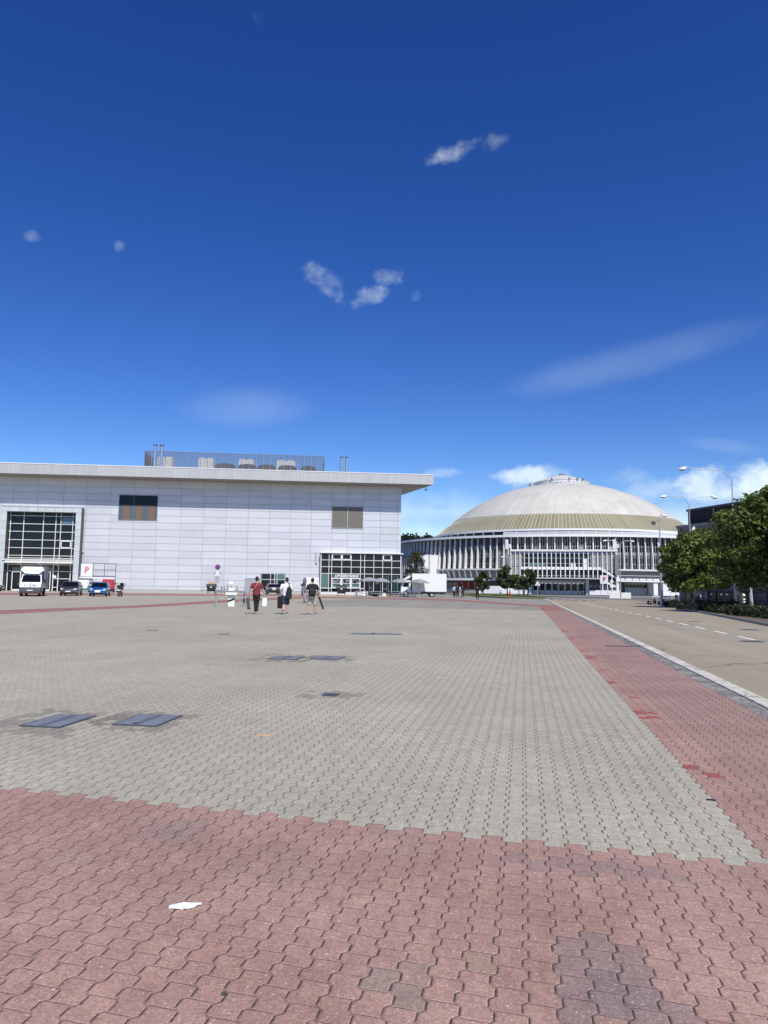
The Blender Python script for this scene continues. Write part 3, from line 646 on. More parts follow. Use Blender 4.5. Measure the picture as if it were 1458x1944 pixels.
MB().lathe([(37.0,23.32),(33.2,26.35),(29.4,28.9),(24.2,31.6),(18.8,33.75),(14,35.1),(9.4,36.05)], 200).build('dome', M['dome'], arena, smooth='all')
MB().ring(36.9, 37.15, 23.2, 23.42, 200).build('dome_edge', M['offwhite'], arena)
ln = MB().ring(8.9, 9.2, 35.9, 37.15, 72).build('lantern', M['white'], arena)
MB().lathe([(9.3,37.15),(6.2,38.5),(3,39.5),(.9,39.95),(0,40.0)], 60).build('lantern_roof', M['dome'], ln, smooth='all')
MB().tube([(0,0,39.95),(0,0,40.35)], 1.0, 12).build('finial', M['frame'], ln)
b = MB()
for i in range(44):
    b.M = rm(2*math.pi*i/44); b.box(-.05,.05,-9.75,-9.65,36.0,37.2)
b.M = None; b.ring(9.66, 9.74, 37.1, 37.18, 60); b.build('railing', M['galv'], ln)
b = MB()
for i in range(6): MB(rm(-1.15 - .07*i)).box(-.06,.06,-11.1,-11.0,35.6,37.4 - .3*(i%3)).build('mast', M['dgrey'], ln)
for p in (-.35,.25,.55,.8): MB(rm(p)).box(-.22,.22,-9.6,-9.25,37.2,37.75).build('roof_beacon', M['dgrey'], ln)
MB().ring(42.6, 43.35, 17.85, 18.42, 200).build('dome_rim', M['white'], arena)
MB().lathe([(42.4,15.8),(42.4,17.9)], 160).build('clerestory', M['glass'], arena)
b = MB()
for i in range(72):
    b.M = rm(2*math.pi*(i+.5)/72); b.box(-.11,.11,-43.0,-42.3,15.8,17.85)
b.build('clerestory_posts', M['offwhite'], arena)
MB().lathe([(57.3,15.75),(42.3,16.15)], 160).build('ring_roof', M['roofgrey'], arena)
MB().ring(56.4, 57.4, 15.15, 15.74, 240).build('ring_fascia', M['white'], arena)
b = MB()
for i in range(300):
    p = R(-16 + i*.24)
    b.M = rm(p); b.box(-.075,.075,-56.5,-56.38,15.76,16.35)
b.M = None; b.ring(56.36,56.52,16.36,16.55,200,R(-16),R(56)); b.build('parapet', M['white'], arena)
# drum wall
m = mat_new('drum_glass'); M['drumglass'] = m; c = coord(); x, y, z = sep(c)
ang = X.op('ARCTAN2', x, y) / (2*math.pi) * 540.0
hsh = white(xyz(fl(ang / 3.0), fl(z / 1.35), 0.0)); hp = white(xyz(fl(ang), fl(z / 2.7), 1.0))
col = mix(ss(hsh, .35, 1.0) * .5, (.006,.007,.009), (.10,.10,.10)); col = mix((hp > .90) * .5, col, (.20,.195,.18))
finish(col, .18, spec=.3)
MB().ring(55.2, 55.6, 6.3, 15.3, 240).build('window_wall', M['drumglass'], arena)
b = MB()
for i in range(540):
    p = 2*math.pi*i/540; d = ((p+math.pi) % (2*math.pi)) - math.pi
    if -1.5 < d < .95: b.M = rm(p); b.box(-.055,.055,-55.74,-55.62,6.75,15.1)
b.M = None
for zz in (12.7, 9.9, 8.1): b.ring(55.62, 55.71, zz-.06, zz+.06, 240, R(-86), R(56))
b.build('mullions', M['mull'], arena)
random.seed(11)
for i in range(180):
    d = i*2 - 180
    if -80 < d < 38:
        Q = rm(R(d+1)); q = random.random()
        if d > 12: MB(Q).box(-.72,.72,-55.62,-55.59,10.35,11.2).build('blind', M['blind'], arena)
        elif q < .38: MB(Q).box(-.72,.72,-55.62,-55.59,random.choice((10.2,10.4,7.0)),random.uniform(11.25,11.5) if q > .2 else 11.0).build('blind', M['blind'], arena)
        elif q > .55: MB(Q).box(-.62,.62,-55.615,-55.59,12.0,13.0+random.uniform(-.2,.35)).build('blind', M['blind'], arena)
fin = MB().prism([(-55.75,15.14),(-56.25,15.14),(-56.95,6.76),(-55.75,6.76)], -.11, .11, 'x')
f0 = None
for i in range(-42, 25):
    p = R(i*2)
    if f0 is None: f0 = fin.build('fin', M['fin'], arena); o = f0
    else: o = f0.copy(); COL.objects.link(o); o.parent = arena
    o.rotation_euler = (0,0,p)
MB().ring(54.5, 57.3, 6.30, 6.74, 240).build('balcony_slab', M['offwhite'], arena)
lf = MB().prism([(-56.9,6.29),(-57.25,6.29),(-56.2,4.15),(-55.6,4.15)], -.11, .11, 'x'); f0 = None
for i in range(-36, -6):
    if f0 is None: f0 = lf.build('lower_fin', M['fin'], arena); o = f0
    else: o = f0.copy(); COL.objects.link(o); o.parent = arena
    o.rotation_euler = (0,0,R(i*2))
MB().ring(54.2, 55.4, 4.1, 6.3, 200).build('lower_wall', M['mgrey'], arena)
b = MB()
for i in range(-36, -6):
    b.M = rm(R(i*2+1)); b.box(-.85,.85,-55.5,-55.42,4.15,5.2)
b.build('parapet_panel', M['blind'], arena)
MB().ring(53.0, 58.4, 3.45, 4.08, 240, R(-88), R(-14)).build('porch_slab', M['white'], arena)
MB().ring(53.0, 57.6, 3.45, 3.85, 240, R(13), R(60)).build('porch_slab', M['white'], arena)
MB().ring(52.6, 53.0, 0, 3.5, 200).build('ground_floor_wall', M['mgrey'], arena)
b = MB(); pal = MB()
for i, d in enumerate((-32.6,-30.2,-27.8,-25.4)):
    b.M = rm(R(d)); b.box(-.95,.95,-53.5,-53.05,1.05,3.1)
    pal.M = rm(R(d+1.15)); pal.box(-.14,.14,-53.6,-53.05,0,3.4)
for d in (-38,-36.5,-34.5): pal.M = rm(R(d)); pal.box(-.75,.75,-53.4,-53.05,0,2.9)
b.build('red_door', M['redpanel'], arena); pal.build('pillar', M['offwhite'], arena)
b = MB().ring(57.0, 57.3, 0, .95, 120, R(-36), R(-24)); b.build('ramp_wall', M['concrete'], arena)
MB(Matrix.Translation((-16.3,-60.2,0)) @ Matrix.Rotation(R(-8),4,'Z')).prism([(-4.6,0),(3.6,0),(3.6,1.95),(-2.4,1.95)], -1.2, .6, 'y').build('stair_flank', M['white'], arena)
MB().box(-13.0,-11.2,-58.9,-56.5,.0,2.4).build('side_door', M['dgrey'], arena)
# curved annex with its own fins and the white stair tower
MB().ring(59.6, 60.4, 3.0, 10.3, 60, R(-64), R(-42)).build('annex_wall', M['glass'], arena)
MB().ring(57.0, 61.0, 10.3, 10.75, 60, R(-64), R(-42)).build('annex_roof', M['dgrey'], arena)
af = MB().prism([(-60.4,10.3),(-60.75,10.3),(-61.0,1.0),(-60.4,1.0)], -.13, .13, 'x'); f0 = None
for i in range(19):
    if f0 is None: f0 = af.build('annex_fin', M['fin'], arena); o = f0
    else: o = f0.copy(); COL.objects.link(o); o.parent = arena
    o.rotation_euler = (0,0,R(-63+i*1.13))
tw = MB(rm(R(-40.4))).box(-1.75,1.1,-61.4,-55.5,0,10.75).box(1.1,1.95,-59.6,-55.5,0,10.7)
tw.build('stair_tower', M['fin'], arena)
# projecting entrance block
FY = -61.5
blk = MB().box(-13.0,13.2,FY+.35,-54,4.3,11.0).build('entrance_block', M['glass'], arena)
MB().box(-13.3,13.5,FY-.25,-54,11.0,11.5).build('block_roof', M['white'], blk)
b = MB()
for i in range(24):
    xx = -13.1 + i*1.143; b.box(xx-.11,xx+.11,FY-.05,FY+.33,1.2 if (i < 2 or i > 19) else 4.35,11.0)
b.build('mullions', M['white'], blk)
b = MB().box(-13.1,13.2,FY+.12,FY+.26,10.45,10.75)
for zz in (9.3,7.9): b.box(-13.1,13.2,FY+.2,FY+.3,zz-.05,zz+.05)
b.box(-13.1,13.2,FY+.2,FY+.3,4.75,4.83)
b.build('transoms', M['lgrey'], blk)
MB().box(-10.6,9.2,FY+.14,FY+.31,6.35,7.05).build('floor_edge', M['white'], blk)
for x0, x1, z0, z1 in ((-12.94,-10.26,7.15,10.3),(6.86,9.04,7.15,10.3),(9.2,11.35,6.2,10.3),(11.45,13.1,6.2,10.3),(-13,-10.6,4.9,7.0),(11.4,13.15,5.6,6.1)):
    MB().box(x0,x1,FY+.29,FY+.33,z0,z1).build('pale_blind', M['blind'], blk)
MB().box(-8.6,-4.4,FY+.285,FY+.32,7.15,8.05).build('green_board', M['tealglass'], blk)
MB().box(2.1,3.2,FY+.285,FY+.32,7.1,8.1).box(4.9,6.2,FY+.285,FY+.32,7.1,9.1).build('white_display', M['white'], blk)
MB().box(1.5,2.05,FY+.285,FY+.32,7.15,7.9).build('red_display', M['signred'], blk)
st = MB().prism([(9.2,7.05),(13.1,4.6),(13.1,4.05),(9.2,6.35)], FY+.15, FY+.31, 'y').prism([(9.0,4.2),(13.1,2.35),(13.1,1.85),(9.0,3.7)], FY+.15, FY+.31, 'y')
st.build('stair_stringer', M['white'], blk)
MB().box(-10.8,9.3,FY-2.6,FY+.1,3.95,4.28).build('canopy', M['lgrey'], blk)
MB().box(-13.1,13.2,FY+1.6,FY+1.9,0,4.3).build('lower_wall', M['dgrey'], blk)
for i in range(8):
    x0 = -7.6 + i*1.62
    d = MB().box(x0,x0+1.5,FY+1.2,FY+1.5,.02,.95).box(x0,x0+.16,FY+1.2,FY+1.5,.95,2.75).box(x0+1.34,x0+1.5,FY+1.2,FY+1.5,.95,2.75).box(x0,x0+1.5,FY+1.2,FY+1.5,2.75,2.9).build('door', M['lgrey'], blk)
    MB().box(x0+.16,x0+1.34,FY+1.32,FY+1.40,.95,2.75).build('pane', M['glass'], d)
MB().box(-8.0,5.6,FY+1.2,FY+1.55,2.95,3.6).box(-8.6,-7.8,FY-.2,FY+1.5,0,3.9).box(5.6,6.4,FY-.2,FY+1.5,0,3.9).build('door_surround', M['lgrey'], blk)
MB().box(-1.2,.0,FY+1.08,FY+1.19,2.45,2.75).build('plain_sign', M['mull'], blk)
MB().box(-15.6,-8.7,FY-.6,FY+.2,0,1.15).build('parapet_wall', M['white'], blk); MB().box(6.5,14.0,FY-.6,FY+.2,0,1.2).build('parapet_wall', M['white'], blk)
for xx in (-13.6, 13.3):
    d = MB().box(xx-.9,xx-.2,FY-.3,FY+.5,11.6,14.1).box(xx-.1,xx+.5,FY-.3,FY+.5,11.9,12.9).tube([(xx-.2,FY,8.6),(xx-.2,FY,12.0)], .16, 8).build('floodlight_cluster', M['white'], blk)
    MB().box(xx-.5,xx+.4,FY-.4,FY+.2,5.0,10.2).build('pipe_run', M['mgrey'], d)
# loggia and garage on the east side
b = MB()
for i in range(20):
    b.M = rm(R(15+i*1.9)); b.box(-.82,.82,-57.2,-57.05,3.9,4.9 if i > 6 else 4.35)
b.build('balcony_panel', M['offwhite'], arena)
MB().ring(57.0,57.15,5.0,5.1,100,R(13),R(52)).build('balcony_rail', M['white'], arena)
MB(rm(R(14))).box(-.3,.3,-57.3,-53,0,6.3).build('pillar', M['white'], arena)
for d_ in (24.2, 27.5): MB(rm(R(d_))).box(-.6 if d_ < 25 else -1.2,.6 if d_ < 25 else 1.2,-57.3,-53,0,3.45).build('pillar', M['white'], arena)
gd = MB()
for i in range(6): gd.M = rm(R(17.4+i*1.05)); gd.box(-.47,.47,-54.6,-54.3,0,3.3)
gd = gd.build('garage_door', M['roofgrey'], arena)
b = MB()
for i in range(6): b.M = rm(R(17.4+i*1.05)); b.box(-.36,.36,-54.68,-54.6,2.0,2.8)
b.build('garage_window', M['glass'], gd)
b = MB()
for i in range(7): b.M = rm(R(30.5+i*2)); b.box(-.9,.9,-55.5,-55.3,0,.9).box(-.95,-.8,-55.5,-55.3,.9,3.4).box(.8,.95,-55.5,-55.3,.9,3.4).box(-.9,.9,-55.5,-55.3,2.4,2.55)
b.build('entrance_doors', M['white'], arena)
b = MB()
for i in range(7): b.M = rm(R(30.5+i*2)); b.box(-.8,.8,-55.38,-55.3,.9,3.4)
b.build('entrance_glass', M['glass'], arena)
# ------------------------------------------------------------------ dark building on the east side
DB_A = R(90-348.0)  # its facade heads slightly west of north
dA = Vector((math.sin(R(-13.0)), math.cos(R(-13.0))))
db = root('dark_building', 'long dark grey clad building with a glass upper floor behind the street trees', 'building', (35.85, 90.0), R(13.0))
# local: +y runs along the facade away from the camera, facade faces -x
m = mat_new('dark_cladding'); M['dclad'] = m; c = coord(); x, y, z = sep(c)
sd_ = (fr(z / 1.15) < .5); hsh = white(xyz(fl(y / 3.0), fl(z / 1.15), 0.0)); pale_line = (fr(z / 1.15) > .93)
col = mix(sd_, (.20,.205,.22), (.13,.135,.15)); col = mix(pale_line * .6, col, (.34,.34,.35))  # two grey tones in bands, a thin pale line topping each
finish(gain(col, (1.0 + (hsh - .5) * .2) * (1.0 + (noise(c, .8, 4) - .5) * .3)), .5, .2)
MB().box(0,26,-80,0,0,8.9).build('wall', M['dclad'], db)
MB().box(-.15,26,-80,.1,8.9,9.25).build('roof_edge', M['mgrey'], db)
up = MB().box(.9,24,-80,-1.0,9.25,10.95).build('upper_glazing', M['navyglass'], db)
b = MB()
for i in range(14): b.box(.76,.89,-1.2-i*4.6,-1.05-i*4.6,9.25,10.95)
b.build('mullions', M['mgrey'], up)
MB().box(.7,24.3,-80,-.8,10.95,11.2).build('upper_roof', M['dgrey'], up)
MB().box(.8,24,-80,-24,11.2,11.9).build('roof_plant', M['dgrey'], up)
b = MB()
for i in range(20): b.box(-.12,-.02,-.6-i*4.0,-.45-i*4.0,0,8.85)
b.build('cladding_joint', M['mgrey'], db)
MB().box(-.1,.0,-30,-24,0,3.4).box(-.1,.0,-44,-38,0,3.4).build('gate', M['dgrey'], db)
# ------------------------------------------------------------------ trees and shrubs
def leafmat(name, c0, c1, c2):
    m = mat_new(name); r_ = island(); c = coord(); n = noise(c, .7, 3)
    col = mix(ss(r_, 0, 1), c0, c1); col = mix((r_ > .9) * .6, col, c2); col = gain(col, .8 + n * .4)
    finish(col, .55, spec=.35, trans=gain(col, 1.1))
    return m
M['leaf_a'] = leafmat('maple_leaves', (.070,.104,.020), (.160,.205,.044), (.27,.30,.09))
M['leaf_b'] = leafmat('dark_leaves', (.036,.060,.016), (.075,.104,.030), (.11,.13,.04))
M['leaf_s'] = leafmat('shrub_leaves', (.014,.024,.009), (.036,.050,.018), (.07,.08,.03))
M['leaf_c'] = leafmat('brownish_leaves', (.06,.07,.03), (.09,.09,.045), (.16,.11,.06))
M['leaf_d'] = leafmat('pale_shrub_leaves', (.26,.26,.12), (.38,.36,.19), (.4,.4,.25))
M['needle'] = leafmat('forest_leaves', (.016,.032,.014), (.030,.050,.020), (.04,.06,.03))
import numpy as np
def leaf_cloud(centres, radii, per, size, rng, flat=.75, up=.4):
    """many small bent leaves spread through soft clumps"""
    vs = []; 
    for c_, r_ in zip(centres, radii):
        d = rng.normal(size=(per,3)); d /= np.linalg.norm(d,axis=1)[:,None]
        p = np.array(c_) + d * (r_ * rng.uniform(.25,1.0,(per,1))**.5) * np.array([1,1,flat])
        nrm = d*.7 + rng.normal(size=(per,3))*.6 + np.array([0,0,up]); nrm /= np.linalg.norm(nrm,axis=1)[:,None]
        a = np.cross(nrm, rng.normal(size=(per,3))); a /= np.linalg.norm(a,axis=1)[:,None]; b = np.cross(nrm,a)
        s = size*rng.uniform(.6,1.25,(per,1))
        vs.append(np.stack([p-a*s, p-b*s*.6-nrm*s*.12, p+a*s, p+b*s*.6-nrm*s*.12],1))
    v = np.concatenate(vs).reshape(-1,3); n = len(v)//4
    return v, n
def mesh_np(name, v, n, mat, parent):
    me = bpy.data.meshes.new(name); me.vertices.add(len(v)); me.vertices.foreach_set('co', v.astype('f').ravel())
    me.loops.add(n*4); me.loops.foreach_set('vertex_index', np.arange(n*4, dtype='i')); me.polygons.add(n)
    me.polygons.foreach_set('loop_start', np.arange(0,n*4,4,dtype='i')); me.polygons.foreach_set('loop_total', np.full(n,4,'i'))
    me.update(); me.validate(); me.materials.append(mat)
    o = bpy.data.objects.new(name, me); COL.objects.link(o); o.parent = parent
    return o
def tree(label, loc, h, wdt, trunk_h, mat, seed, clumps=34, per=150, size=.16, tr=.14, group=None, name='street_tree'):
    rng = np.random.default_rng(seed); rnd = random.Random(seed)
    t = root(name, label, 'tree', loc, rnd.uniform(0,6), group)
    ch = h - trunk_h; mid = trunk_h + ch*.5
    b = MB(); lean = rnd.uniform(-.15,.15)
    b.tube([(0,0,-.05),(lean*.2,0,trunk_h*.5),(lean*.5,.05,trunk_h),(lean,.1,trunk_h+ch*.45),(lean,.1,h*.9)], [tr*1.25,tr,tr*.88,tr*.5,tr*.15], 9)
    cs = []; rs = []
    for i in range(clumps):
        u = rnd.uniform(0,1); th = rnd.uniform(0,2*math.pi)
        z = trunk_h*.92 + ch*(.04+.92*u)
        prof = (math.sin(math.pi*min(1,.12+u*.86))**.65)*(1.0 if u < .55 else 1.0-.35*(u-.55)/.45)
        rr = wdt*.5*prof*rnd.uniform(.45,1.0)
        cc = (lean+rr*math.cos(th), rr*math.sin(th), z); cs.append(cc); rs.append(wdt*rnd.uniform(.115,.20))
        if i % 2 == 0:
            z0 = trunk_h + (z-trunk_h)*.45
            b.tube([(lean*.6,0,z0),(cc[0]*.5,cc[1]*.5,(z0+z)/2+.1),cc], [tr*.42,tr*.25,tr*.08], 5)
    for i in range(clumps//4):      # loose sprays that break the outline
        u = rnd.uniform(.1,1); th = rnd.uniform(0,2*math.pi); rr = wdt*.52*(math.sin(math.pi*min(1,.15+u*.8))**.6)
        cs.append((lean+rr*math.cos(th), rr*math.sin(th), trunk_h+ch*u)); rs.append(wdt*rnd.uniform(.06,.1))
    b.build('trunk', M['trunk'], t, smooth='all')
    v, n = leaf_cloud(cs, rs, per, size, rng)
    mesh_np('crown', v, n, mat, t)
    return t
tree('leafy young street tree with a thin dark trunk, behind the leftmost tree of the row', G(1302,1148), 6.5, 4.4, 1.9, M['leaf_a'], 1, 40, 170, .15)
tree('leafy street tree with a dark trunk left of the tall single lamp', G(1346,1152), 7.0, 4.6, 1.9, M['leaf_a'], 2, 44, 170, .15)
tree('leafy street tree with a pale trunk before the double lamp, leftmost of the row', G(1314,1154), 6.1, 4.9, 1.8, M['leaf_a'], 21, 50, 190, .15)
tree('tallest bushy street tree at the right edge of the picture', G(1462,1165), 7.9, 6.6, 2.0, M['leaf_a'], 3, 84, 200, .15, .17)
tree('broad leafy street tree standing behind the tall single lamp', G(1408,1154.5), 8.1, 4.6, 2.1, M['leaf_a'], 14, 46, 170, .15)
tree('street tree beyond the right edge whose branches reach in low', (25.9,43.0), 8.0, 5.0, 2.2, M['leaf_a'], 15, 50, 150, .15)
tree('small round dark tree on the grass island, alone on its left end', G(917,1130), 4.6, 3.0, 1.4, M['leaf_b'], 4, 26, 110, .17, .10)
tree('tall dark tree on the grass island behind the red hydrant', G(963,1132), 5.3, 3.5, 1.7, M['leaf_b'], 5, 34, 120, .17, .10)
tree('narrow dark tree on the right end of the grass island', G(1002,1134.3), 4.5, 2.7, 1.6, M['leaf_b'], 6, 28, 110, .17, .09)
tree('low pale-stemmed tree between its two taller neighbours on the grass island', G(985,1132.6), 3.7, 2.0, 1.6, M['leaf_a'], 7, 18, 100, .15, .07)
tree('sparse brownish tree between the hall corner and the round arena', (7.5,168), 9.6, 5.4, 1.5, M['leaf_c'], 8, 60, 70, .17, .14)
# low planting along the road
SH = [(26.0,13.10,'leaf_a',1.0),(28.5,13.2,'leaf_b',.8),(31,13.3,'leaf_b',.9)]
shl = ['dark shrub clump at the far end of the bed beside the steel railing','thin dark shrub clump between the far end of the bed and the double lamp','dark shrub clump at the foot of the double lamp','pale yellow dry shrub clump in the middle of the bed','taller dark shrub clump just right of the pale dry one','dark shrub clump behind the base of the tall lamp','dense dark shrub clump right of the tall lamp','spiky dark shrub clump at the right edge of the picture']
for i, (px, py, mt, hh_, ww) in enumerate([(1262,1148.5,'leaf_s',.45,2.2),(1285,1151.5,'leaf_s',.40,2.0),(1312,1157,'leaf_s',.60,2.2),(1336,1161,'leaf_d',.55,1.3),(1364,1163,'leaf_s',1.05,2.0),(1392,1167,'leaf_s',.55,2.0),(1424,1171,'leaf_s',.80,2.2),(1457,1175,'leaf_s',.75,2.2)]):
    x, y = G(px, py); t = root('shrub', shl[i], 'shrub', (x,y,.05), 0, 'shrubs in the roadside bed')
    rng = np.random.default_rng(40+i); cs = [(rng.uniform(-ww*.42,ww*.42), rng.uniform(-1.8,2.0), rng.uniform(.08,hh_*.8)*rng.uniform(.5,1.15)) for _ in range(34)]
    v, n = leaf_cloud(cs, [rng.uniform(.2,.38) for _ in cs], 60, .075, rng, .8, .5); mesh_np('foliage', v, n, M[mt], t)
rng = np.random.default_rng(77); rnd = random.Random(5); cs = []; rs = []; tk = MB()      # the wood on the hill
for i in range(1100):
    x = rnd.uniform(-60,100); y = rnd.uniform(560,690); z = hz(x,y); s_ = rnd.uniform(.55,1.0)
    if rnd.random() < .4:
        for k in range(4): cs.append((x,y,z+3+k*2.4*s_)); rs.append((2.5-k*.55)*s_)
    else:
        for k in range(3): cs.append((x+rnd.uniform(-2,2),y+rnd.uniform(-2,2),z+rnd.uniform(3,8)*s_)); rs.append(rnd.uniform(2.2,3.6)*s_)
v, n = leaf_cloud(cs, rs, 34, .75, rng, .9); o = mesh_np('woodland', v, n, M['needle'], None); tag(o, 'dark mixed wood covering the hill behind the arena', 'wood', kind='stuff')
# grass blades on the island and by the barrier feet
def tufts(name, spots, per, h_, mat, label):
    rng = np.random.default_rng(9); vs = []
    for (x, y, z, r_) in spots:
        p = np.stack([rng.normal(x, r_, per), rng.normal(y, r_, per), np.full(per, z)], 1); a = rng.uniform(0, 6.28, per)
        d = np.stack([np.cos(a), np.sin(a), np.zeros(per)], 1) * .02; t_ = rng.normal(0, .05, (per,3)); t_[:,2] = h_*rng.uniform(.5,1.2,per)
        vs.append(np.stack([p-d, p+d, p+d*.2+t_, p-d*.2+t_], 1))
    v = np.concatenate(vs).reshape(-1,3); o = mesh_np(name, v, len(v)//4, mat, None); return tag(o, label, 'grass', kind='stuff')
sp_ = []
rnd = random.Random(3)
for i in range(150):
    px = rnd.uniform(868,1032); a = (px-858)/180; py = 1128.6+8.0*a*a*rnd.uniform(.7,1.05)+rnd.uniform(0,2.5)*(1-a); x, y = G(px, py); sp_.append((x,y,.07,.9))
tufts('grass', sp_, 26, .16, M['leaf_a'], 'short grass blades on the island before the arena')

# ------------------------------------------------------------------ street lamps
def lamp_head(b, x, y, z, s, dirx):
    b.ell((x,y,z-.13*s), (.42*s,.22*s,.15*s), 14, 8, 0); b.ell((x-dirx*.22*s,y,z+.03*s), (.30*s,.15*s,.11*s), 12, 6, 0)
def lamp(label, px, py, hpost, arms, r0=.10, head=1.0, sleeve=2.6):
    x, y = G(px, py); L = root('street_lamp', label, 'street lamp', (x,y,0))
    r1 = r0*.55
    if sleeve: MB().tube([(0,0,-.05),(0,0,sleeve),(0,0,sleeve+.08)], [r0*1.45,r0*1.35,r0*1.0], 14).build('sleeve', M['galv'], L, smooth=40)
    MB().tube([(0,0,sleeve or -.05),(0,0,hpost)], [r0,r1], 12).build('post', M['galv'], L, smooth=40)
    for dirx, ln, rise, bend in arms:
        pts = [(0,0,hpost)]
        for k in range(1,9):
            t = k/8*math.pi/2; pts.append((dirx*bend*(1-math.cos(t)), 0, hpost + (rise)*math.sin(t)))
        pts += [(dirx*(bend+(ln-bend)*f), 0, hpost+rise+f*.05*ln*0.6) for f in (.4,.75,1.0)]
        a = MB().tube(pts, [r1]+[r1*.85]*8+[r1*.8,r1*.75,r1*.7], 8).build('arm', M['lgrey'], L, smooth='all')
        b = MB(); lamp_head(b, dirx*(ln+.2), 0, pts[-1][2], head, dirx); b.build('lamp_head', M['white'], a, smooth='all')
        MB().ell((dirx*(ln+.22),0,pts[-1][2]-.22*head), (.30*head,.15*head,.08*head), 12, 6).build('lens', M['mgrey'], a, smooth='all')
    return L
lamp('tall street lamp with one long curved arm reaching left over the road', 1398, 1160.5, 9.2, [(-1,3.35,.95,1.5)], .07, .70, 2.9)
L2 = lamp('double armed street lamp rising out of the trees', 1314, 1147.3, 9.85, [(-1,2.55,1.4,.95),(1,2.5,1.4,.95)], .075, .85, 2.6)
MB().prism([(.15,7.75),(.42,8.2),(.54,7.9),(.32,7.67)], -.05, .05, 'y').build('pennant', M['white'], L2)
MB().tube([(-.25,0,6.6),(-.38,0,7.4)], .045, 6).build('banner_bar', M['white'], L2)
L3 = lamp('slim street lamp with a small hooked head and a spotlight, beside the steel railing', 1256, 1151, 7.7, [(1,.25,.45,.15)], .085, .62, 1.6)
MB().tube([(0,0,7.5),(-.25,0,7.7),(-.5,0,7.45)], .035, 6).build('bracket', M['mgrey'], L3); MB().obox((-.55,0,7.4),(.3,.3,.24),(0,R(25),0)).build('spotlight', M['dgrey'], L3)
MB().tube([(-.22,0,5.7),(-.06,0,4.75)], .045, 6).build('banner_bar', M['white'], L3)
L4 = lamp('thin double armed street lamp in front of the arena garage', 1178.5, 1139, 7.3, [(-1,1.9,.9,.8),(1,1.6,.9,.8)], .085, .7, 0)
lamp('single armed street lamp among the island trees', 968, 1130.6, 7.0, [(-1,1.2,.55,.55)], .08, .9, 0)

# ------------------------------------------------------------------ signs and street furniture
def sign_pole(name, label, px, py, h): 
    x, y = G(px, py); r_ = root(name, label, 'sign', (x,y,0), R(8)); MB().tube([(0,0,-.02),(0,0,h)], .045, 8).build('pole', M['galv'], r_); return r_
t = sign_pole('no_parking_sign', 'round violet no parking sign on a pole with two plates, beside the black container', 411.5, 1127.5, 4.45)
MB().tube([(0,-.05,4.02),(0,-.09,4.02)], .40, 24).build('disc', M['signred'], t)
MB().tube([(0,-.10,4.02),(0,-.12,4.02)], .355, 24).obox((0,0,0),(0.001,.001,.001)).build('face', M['signblue'], t)
MB().obox((0,-.135,4.02),(.70,.02,.065),(0,R(45),0)).build('slash', M['signred'], t)
MB().box(-.3,.3,-.09,-.05,2.75,3.4).build('plate', M['white'], t); MB().box(-.42,-.31,-.08,-.05,2.9,3.35).box(.31,.42,-.08,-.05,2.9,3.35).build('bracket', M['dgrey'], t)
MB().box(-.33,.33,-.09,-.05,1.75,2.65).build('lower_plate', M['roofgrey'], t)
m_ = MB()
for i in range(4): m_.box(-.15+.05*i,.16-.03*i,-.10,-.092,2.95+.1*i,2.99+.1*i)
m_.build('arrow_marking', M['mull'], t)
P_O = on_hall(-52.2,-1.6)
t = root('parking_board', 'white board with a pale red letter P in a tall steel frame before the hall', 'parking sign', P_O, HALL_A)
MB().box(.25,2.05,-.06,.04,2.42,4.48).build('board', M['white'], t); text('letter', 'P', 1.35, M['pinkred'], t, (1.15,-.09,3.42), depth=.012)
f = MB()
for xx in (.16,2.12,3.9,5.65): f.box(xx-.05,xx+.05,-.05,.05,0 if xx in (.16,5.65) else 2.3,4.55)
f.box(.1,5.7,-.05,.05,4.5,4.58).box(2.13,5.6,-.05,.05,3.45,3.58); f.build('frame', M['frame'], t)
MB().box(.05,5.65,-.18,-.07,2.12,2.34).build('crossbeam', M['white'], t); MB().box(.3,2.05,.05,.3,.0,2.1).build('cabinet', M['roofgrey'], t)
x, y = G(1147.5,1135.5)
t = root('letter_board', 'white square board with a red letter F on two thin legs before the arena', 'sign', (x,y,0), R(-14))
MB().box(-.62,.62,-.04,.04,2.35,3.75).build('board', M['white'], t); text('letter', 'F', 1.0, M['signred'], t, (0,-.06,3.05), depth=.012)
MB().tube([(-.6,0,-.05),(-.6,0,2.4)], .03, 6).tube([(.45,0,-.05),(.45,0,2.4)], .03, 6).build('legs', M['galv'], t)
t = sign_pole('priority_sign', 'small pale yellow diamond priority sign on a pole beside the white blocks', 1161.5, 1135.5, 3.3)
MB().obox((0,-.06,2.75),(.52,.03,.52),(0,R(45),0)).build('face', M['white'], t); MB().obox((0,-.09,2.75),(.36,.02,.36),(0,R(45),0)).build('diamond', M['yellow'], t); MB().box(-.28,.28,-.08,-.05,1.75,2.2).build('plate', M['white'], t)
t = sign_pole('warning_sign', 'white triangular warning sign on a thin pole near the arena doors', 1020.5, 1133, 2.7)
MB().prism([(-.5,1.95),(.5,1.95),(0,2.8)], -.09, -.05, 'y').build('face', M['white'], t); MB().prism([(-.18,2.08),(.18,2.08),(0,2.45)], -.11, -.092, 'y').build('pictogram', M['roofgrey'], t)
x, y = G(1177,1136.8)
for i, dx_ in enumerate((-.82,.82)):
    t = root('concrete_block', ('left' if i == 0 else 'right') + ' one of the two white concrete blocks behind the thin double lamp', 'block', (x+dx_*.97,y+dx_*-.2,-.05), R(-13), 'white concrete blocks')
    MB().box(-.80,.80,-.4,.4,.08,1.02).build('slab', M['cream'], t, bevel=.03); MB().box(-.6,.6,-.3,.3,0,.08).build('foot', M['concrete'], t)
